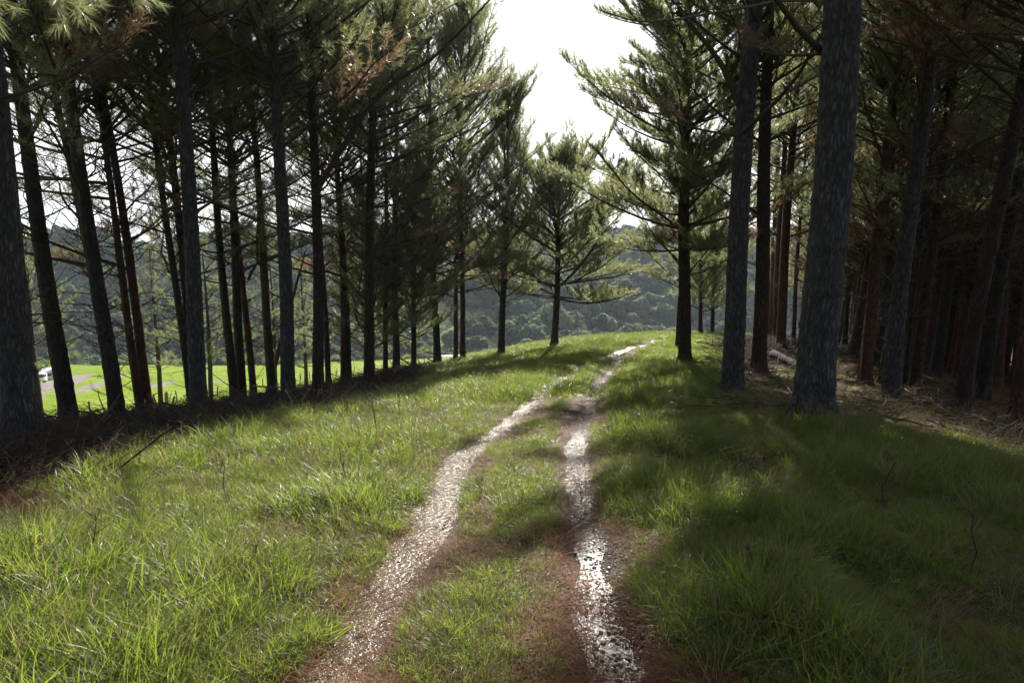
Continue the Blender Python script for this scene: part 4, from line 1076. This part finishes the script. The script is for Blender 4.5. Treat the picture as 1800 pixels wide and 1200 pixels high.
mb.add(V, np.array([[0, 1, 2, 3], [3, 2, 5, 4], [7, 6, 9, 8], [8, 9, 10, 11], [0, 6, 7, 1], [5, 11, 10, 4], [1, 7, 8, 2], [2, 8, 11, 5], [3, 9, 6, 0], [4, 10, 9, 3]])); link('roof', mb.mesh('roof', [M['roofw']]), sh)

# ------------------------------------------------------------------ brushwood, logs, branches
SP = []
for k in range(5):
    g = np.random.default_rng(210 + k); mb = MB(); n = 16
    a = g.random(n) * 6.28; L2 = .35 + .9 * g.random(n); c0 = np.c_[g.normal(size=(n, 2)) * .25, .01 + .09 * g.random(n)]
    s = np.linspace(-.5, .5, 6); ti = g.normal(size=n) * .08
    Pp = c0[:, None] + s[None, :, None] * L2[:, None, None] * np.stack([np.cos(a), np.sin(a), ti], -1)[:, None] + np.cumsum(g.normal(size=(n, 6, 3)) * .022, 1)
    rad = (.004 + .011 * g.random(n) ** 2)[:, None] * (1 - .7 * (s + .5))[None]
    v_, q_2 = tubes(Pp, rad, 5); mb.add(v_, q_2, 0)
    n2 = 26; a = g.random(n2) * 6.28; c0 = np.c_[g.normal(size=(n2, 2)) * .3, .02 + .18 * g.random(n2)]; L3 = .12 + .3 * g.random(n2)
    D3 = unit(np.c_[np.cos(a), np.sin(a), g.normal(size=n2) * .5]); Pp = np.stack([c0, c0 + D3 * L3[:, None] * .5 + g.normal(size=(n2, 3)) * .02, c0 + D3 * L3[:, None]], 1)
    v_, q_2 = tubes(Pp, np.tile([[.004, .003, .0015]], (n2, 1)), 3); mb.add(v_, q_2, 0)
    SP.append(mb.mesh('sticks', [M['slash']]))
x, y, r = sample(26000, 6, 40, -44, 44, 1.2)
mud_, flo_, FR_, FL_, dl_, dr_ = masks(x, y)
az_ = np.arctan2(x, y); ed_ = np.interp(az_, EA, ED)
dens = .75 * FL_ * sstep(8, 11, r) * sstep(.30, .50, fbm(x * .5, y * .5, 23, 3)) + .02 * FR_ + .0
Uq, Vq = project(np.stack([x, y, H(x, y)], -1))
dens += .5 * FR_ * np.exp(-((Uq - 1275) / 60) ** 2 - ((Vq - 625) / 22) ** 2) + .35 * FR_ * np.exp(-((Uq - 1420) / 110) ** 2 - ((Vq - 610) / 20) ** 2)
k = rng.random(len(x)) < dens
x, y, r, fl = x[k], y[k], r[k], FL_[k]; s = .7 + .7 * rng.random(len(x))
lift = fl * .12 * fbm(x * .7, y * .7, 29, 2)
scatter('brushwood', np.c_[x, y, H(x, y) + lift * rng.random(len(x))], rots(len(x), .15), np.c_[s, s, s], rng.integers(0, 5, len(x)), SP, 'tangled dead branches and sticks lying under the pines', 'brushwood')
print('brush', len(x))
def worldpt(u, v, d):
    r_ = ray(u, v); return np.array([0, 0, CAMZ]) + r_ * (d / r_[1])
def onground(u, v, lift=.05):
    P = ground(u, v).copy()
    em = float(np.interp(math.atan((u - 900) / F), EA, ED)) + .5; rd = math.hypot(P[0], P[1])
    if u < 900 and rd > em: P[:2] *= em / rd; P[2] = Hs(P[0], P[1])
    P[2] += lift; return P
def stick(name, pts, radii, m_, label, cat, group=None, twigs=0, seed=0, sides=8, cap=None):
    pts = np.array(pts); o0 = pts[0].copy(); root = empty(name, o0, label, cat, group)
    K2 = len(pts); t = np.linspace(0, K2 - 1, (K2 - 1) * 4 + 1); P2 = np.stack([np.interp(t, np.arange(K2), pts[:, k]) for k in range(3)], -1)
    g = np.random.default_rng(seed); P2[1:-1] += g.normal(size=(len(P2) - 2, 3)) * radii[0] * .25
    rr2 = np.interp(t, np.linspace(0, K2 - 1, len(radii)), radii)
    v_, q_2 = tubes((P2 - o0)[None], rr2[None], sides); mb = MB(); mb.add(v_, q_2)
    mb.Fs.append((np.array([list(range(sides))]), 1 if cap else 0)); mb.Fs.append((np.array([list(range(len(v_) - sides, len(v_)))]), 1 if cap else 0))
    if twigs:
        TP_ = []; 
        for q in range(twigs):
            i = g.integers(len(P2) // 4, len(P2)); p = P2[i] - o0; ax = unit(P2[-1] - P2[0]); d = unit(ax * .6 + g.normal(size=3) * .6); d[2] = abs(d[2]) * .8
            l = (.15 + .5 * g.random()) * np.linalg.norm(P2[-1] - P2[0]) * .5; TP_.append([p, p + d * l * .5 + g.normal(size=3) * .02, p + d * l])
        v_, q_2 = tubes(np.array(TP_), np.tile([[radii[-1] * 1.1, radii[-1] * .8, .0015]], (twigs, 1)), 4); mb.add(v_, q_2)
    link('stem', mb.mesh('stem', [m_, cap or m_], False), root)
    return root
a_ = onground(1359, 634, .22); b_ = onground(1404, 652, .1); 
stick('fallen_log', [a_, (a_ + b_) / 2, b_], [.17, .17, .16], M['log_shade'], 'short dark log with a pale sawn end on the brush heap', 'log', cap=M['cut'], sides=14, seed=2)
GB = 'fallen branches lying under the pines'
BR_ = [((1238,606),(1272,622),.03,'dark stick poking out of the brush heap towards the pine at the bend'), ((1322,590),(1345,606),.025,'pale bleached branch beside the orange stems'),
  ((1368,668),(1392,700),.02,'curved pale branch lying left of the massive pine'), ((1305,675),(1330,682),.03,'short dark branch right of the dark blue-grey pine'),
  ((1480,748),(1640,760),.03,'long grey branch lying across the needles right of the massive pine'), ((1620,712),(1700,752),.035,'pale branch pointing at the foot of the strongly leaning pine'),
  ((1700,742),(1765,765),.05,'thick grey branch lying near the right edge under leaning pines'), ((1590,690),(1612,712),.025,'short broken branch between the thick grey pine and the dark red-edged one'),
  ((455,690),(530,712),.03,'dark raised branch crossing behind the rough-barked pine'), ((575,672),(640,705),.02,'thin pale branch slanting over the brush pile in the left rows'),
  ((610,712),(660,690),.02,'forked bare branch on the brush pile left of the medium brown pine'), ((250,745),(345,720),.05,'long dark branch along the top edge of the brush pile'),
  ((390,730),(520,738),.03,'long straight branch lying low in front of the two almost touching stems'), ((60,790),(200,765),.05,'long dark branch beside the foot of the thick pine at the left edge'),
  ((705,630),(728,652),.03,'leaning dead stick against the thin crooked pine'), ((752,630),(764,642),.03,'short dead stick leaning left of the pine in front of the white roof')]
for i, (p0_, p1_, r_, lab) in enumerate(BR_):
    a_ = onground(*p0_, .12); b_ = onground(*p1_, .08)
    if i in (14, 15): d_ = ground(*p1_)[1]; a_ = worldpt(*p0_, d_); b_ = worldpt(*p1_, d_)
    if i == 8: a_ = worldpt(*p0_, 17.5); b_ = worldpt(*p1_, 17.5)
    if abs(a_[1] - b_[1]) > 6: a_[1:3] = b_[1:3] + [1, .1]
    mid = (a_ + b_) / 2 + np.array([0, .1, .06])
    stick('fallen_branch', [a_, mid, b_], [r_, r_ * .8, r_ * .35], M['dead'] if 'pale' in lab or 'grey' in lab else M['branch'], lab, 'branch', GB, twigs=5, seed=i)
# bare weed stalks
for i, (u, v, tp_, lab) in enumerate([(395, 868, 792, 'dead dock stalk with shaggy brown seed heads in the sunny grass at left'), (168, 990, 900, 'bent dead weed stalk leaning in the long grass at far left'), (440, 1012, 955, 'short dark dead stalk in the grass left of the left rut'),
      (666, 778, 700, 'thin bare sapling with a few twigs on the sunny bank'), (702, 738, 690, 'thin curved bare sapling on the bank, farther and smaller than its neighbour'), (838, 878, 826, 'single bare twig standing in the grass strip between the ruts'),
      (610, 862, 790, 'dark slender dead weed in the sunlit grass near the left rut'), (1555, 905, 790, 'grey dead weed stalk in the shaded verge below the massive pine'), (1700, 1010, 900, 'dead forked stalk in the dark grass at lower right'), (1325, 1010, 955, 'short dried flower stalk with a dark head in the shaded grass right of the ruts')]):
    P = ground(u, v); d = P[1]; T_ = worldpt(u + (i % 3 - 1) * 12, tp_, d - .1)
    g = np.random.default_rng(500 + i); root = empty('weed_stalk', P, lab, 'weed', 'dead weed stalks in the grass')
    hgt = T_ - P; pl = np.array([[0, 0, -.03], hgt * .35 + g.normal(size=3) * .02, hgt * .7 + g.normal(size=3) * .03, hgt]); hl = np.linalg.norm(hgt)
    v_, q_2 = tubes(pl[None], np.array([[.006, .005, .004, .002]]) * max(.7, hl / .5), 6); mb = MB(); mb.add(v_, q_2); link('stem', mb.mesh('stem', [M['branch']]), root)
    TP_ = []
    for q in range(9):
        t = .35 + .6 * g.random(); p = hgt * t; dd = unit(np.array([g.normal(), g.normal(), .9 + g.random()])); l = hl * (.10 + .22 * g.random()); TP_.append([p, p + dd * l * .5, p + dd * l])
    v_, q_2 = tubes(np.array(TP_), np.tile([[.003, .0022, .001]], (9, 1)), 4); mb = MB(); mb.add(v_, q_2); link('twigs', mb.mesh('twigs', [M['branch']]), root)
    if i in (0, 1, 7, 9):
        mb = MB(); tips = np.array(TP_)[:, 2]; brushes(mb, tips - [0, 0, .03], np.tile([[0, 0, 1.]], (9, 1)), np.full(9, .06), 16, .014, .006, 1.0, g, 0, 0); link('seed_heads', mb.mesh('seed_heads', [M['dry']]), root)
# pale stone on the crest, broad-leaved weeds
P = ground(1229, 606); mb = MB(); g = np.random.default_rng(3); mb.add(IV * [.16, .12, .07] * (1 + .25 * (g.random((len(IV), 1)) - .5)), IF)
tag(link('stone', mb.mesh('stone', [M['stone']]), None, P + [0, 0, .12]), 'small pale stone on the sunny grass right of the pine at the bend', 'stone')
for i, (u, v, lab) in enumerate([(1345, 1050, 'broad-leaved green weed in the dark grass right of the ruts'), (1310, 1130, 'blue-green leafy weed at the bottom, right of the right rut'), (470, 1055, 'shiny broad-leaved weed beside the left rut'), (1445, 975, 'long-leaved plantain weed in the shaded verge')]):
    P = ground(u, v); root = empty('leafy_weed', P, lab, 'weed', 'broad-leaved weeds in the grass'); g = np.random.default_rng(600 + i)
    for q in range(9):
        a = q * .75 + g.normal() * .2; l = .07 + .05 * g.random(); wd = .014 + .01 * g.random(); s = np.linspace(0, 1, 8)
        el = 1.0 - 1.2 * s; hx = np.cumsum(np.cos(el)) / 8 * l; hz = np.cumsum(np.sin(el)) / 8 * l + .03
        w_ = wd * np.sin(np.pi * np.clip(s * .93 + .07, 0, 1)) ** .7 * (1 + .12 * np.sin(s * 25))
        ctr = np.c_[hx * math.cos(a), hx * math.sin(a), hz]; sd_ = np.array([-math.sin(a), math.cos(a), .25])
        sd2 = np.array([math.sin(a), -math.cos(a), .25])
        V = np.stack([ctr + sd_ * w_[:, None], ctr, ctr + sd2 * w_[:, None]], 1).reshape(-1, 3); i3 = np.arange(24).reshape(8, 3)
        f1 = np.stack([i3[:-1, 0], i3[:-1, 1], i3[1:, 1], i3[1:, 0]], -1); f2 = np.stack([i3[:-1, 1], i3[:-1, 2], i3[1:, 2], i3[1:, 1]], -1)
        mb = MB(); mb.add(V, np.r_[f1, f2]); link('leaf', mb.mesh('leaf', [M['weed']], True), root)
# gravel in the ruts
GR = []
for k in range(3):
    g = np.random.default_rng(230 + k); mb = MB(); I1, I2 = ico(1)
    for q in range(14):
        s_ = .004 + .008 * g.random() ** 2; c = np.array([g.normal() * .09, g.normal() * .09, s_ * .2]); mb.add(I1 * (1 + .3 * (g.random((len(I1), 1)) - .5)) * [s_, s_ * (.7 + .5 * g.random()), s_ * .6] + c, I2)
    GR.append(mb.mesh('pebbles', [M['gravel']]))
x, y, r = sample(30000, 1.6, 18, -24, 20, 1.3)
mud_, flo_, FR_, FL_, dl_, dr_ = masks(x, y)
k = rng.random(len(x)) < mud_ * (.05 + .6 * (np.abs(dr_ - .32) < .22))
x, y = x[k], y[k]; s = .6 + .7 * rng.random(len(x))
scatter('gravel', np.c_[x, y, H(x, y)], rots(len(x), .05), np.c_[s, s, s], rng.integers(0, 3, len(x)), GR, 'wet grey gravel pressed into the wheel ruts', 'gravel')

# ------------------------------------------------------------------ limbs that stand out, hanging bough
def limb(root, px, d0, d1, r0, r1, m_, name='limb', twigs=0, seed=1, foliage=0):
    bpy.context.view_layer.update()
    q = root.rotation_quaternion if root.rotation_mode == 'QUATERNION' else root.rotation_euler.to_quaternion()
    Mi = (Matrix.Translation(root.location) @ q.to_matrix().to_4x4()).inverted()
    n = len(px); W = np.array([worldpt(u, v, d0 + (d1 - d0) * i / (n - 1)) for i, (u, v) in enumerate(px)])
    Lc = np.array([Mi @ Vector(p) for p in W])
    t = np.linspace(0, n - 1, (n - 1) * 5 + 1); P2 = np.stack([np.interp(t, np.arange(n), Lc[:, k]) for k in range(3)], -1)
    for _ in range(3): P2[1:-1] = (P2[:-2] + P2[1:-1] * 2 + P2[2:]) / 4
    rr2 = r0 + (r1 - r0) * np.linspace(0, 1, len(P2)); mb = MB(); v_, q_2 = tubes(P2[None], rr2[None], 10); mb.add(v_, q_2, 0)
    g = np.random.default_rng(seed); Pb = []; Db = []; Lb = []
    if twigs:
        TP_ = []; TR_ = []
        for k in range(twigs):
            i = g.integers(len(P2) // 5, len(P2) - 1); ax = unit(P2[min(i + 1, len(P2) - 1)] - P2[i]); d = unit(ax * .8 + g.normal(size=3) * .55); l = (.3 + .7 * g.random()) * (1.2 - i / len(P2)) * (1.0 if not foliage else .8)
            m1 = P2[i] + d * l * .5 + g.normal(size=3) * .04; e = P2[i] + d * l; TP_.append([P2[i], m1, e]); TR_.append([r1 * .9, r1 * .5, .002])
            for z_ in range(foliage):
                tt = .3 + .7 * g.random(); p = P2[i] * (1 - tt) + e * tt; dd = unit(d + g.normal(size=3) * .5 + [0, 0, .2]); Pb.append(p); Db.append(dd); Lb.append(.15 + .15 * g.random())
        v_, q_2 = tubes(np.array(TP_), np.array(TR_), 4); mb.add(v_, q_2, 0)
    if foliage: brushes(mb, np.array(Pb), np.array(Db), np.array(Lb), 60, .12, .0035, .8, g, 0, 1)
    return link(name, mb.mesh(name, [m_, M['needle']], False), root)
dR2 = tR2.location.y; dR7 = tR7.location.y
limb(tR2, [(1296, 178), (1285, 150), (1268, 112), (1238, 72), (1205, 35), (1190, 20)], dR2, dR2 - .6, .062, .03, M['branch'], twigs=10, seed=4)
limb(tR7, [(1462, 6), (1420, 0), (1370, 1), (1330, 10), (1260, 22), (1195, 34), (1120, 40), (1060, 20)], dR7, dR7 + .5, .028, .008, M['dead'], twigs=14, seed=5)
tL13 = [t[1] for t in TREES if 'thinner stem close behind' in t[0]][0]; dd_ = tL13.location.y
limb(tL13, [(551, 345), (600, 262), (650, 185), (693, 142), (760, 105), (815, 50), (865, -5)], dd_, dd_ - 1.5, .09, .02, M['branch'], twigs=14, seed=6)
limb(tL13, [(691, 143), (682, 80), (668, -10)], dd_ - .6, dd_ - .8, .04, .02, M['branch'], twigs=5, seed=7)
nb = [o for o in bpy.data.objects if o.get('label', '').startswith('pine left of the photographer')][0]
limb(nb, [(-330, -25), (-150, -62), (0, -62), (130, -48), (250, -16)], 5.0, 6.2, .03, .006, M['branch'], 'bough', twigs=24, seed=8, foliage=7)

# ------------------------------------------------------------------ haze over the valley
if HAZE > 0:
    mh = bpy.data.materials.new('haze'); mh.use_nodes = True; nt = mh.node_tree; nt.nodes.clear()
    o = N(nt, 'ShaderNodeOutputMaterial'); pv = N(nt, 'ShaderNodeVolumePrincipled'); nt.links.new(pv.outputs[0], o.inputs['Volume'])
    pv.inputs['Color'].default_value = (.72, .85, 1, 1); pv.inputs['Density'].default_value = HAZE; pv.inputs['Anisotropy'].default_value = .3
    mb = MB(); box(mb, 0, 600, -80, 3400, 3600, 340); tag(link('haze', mb.mesh('haze', [mh])), 'thin blue haze over the valley', 'haze', kind='stuff')
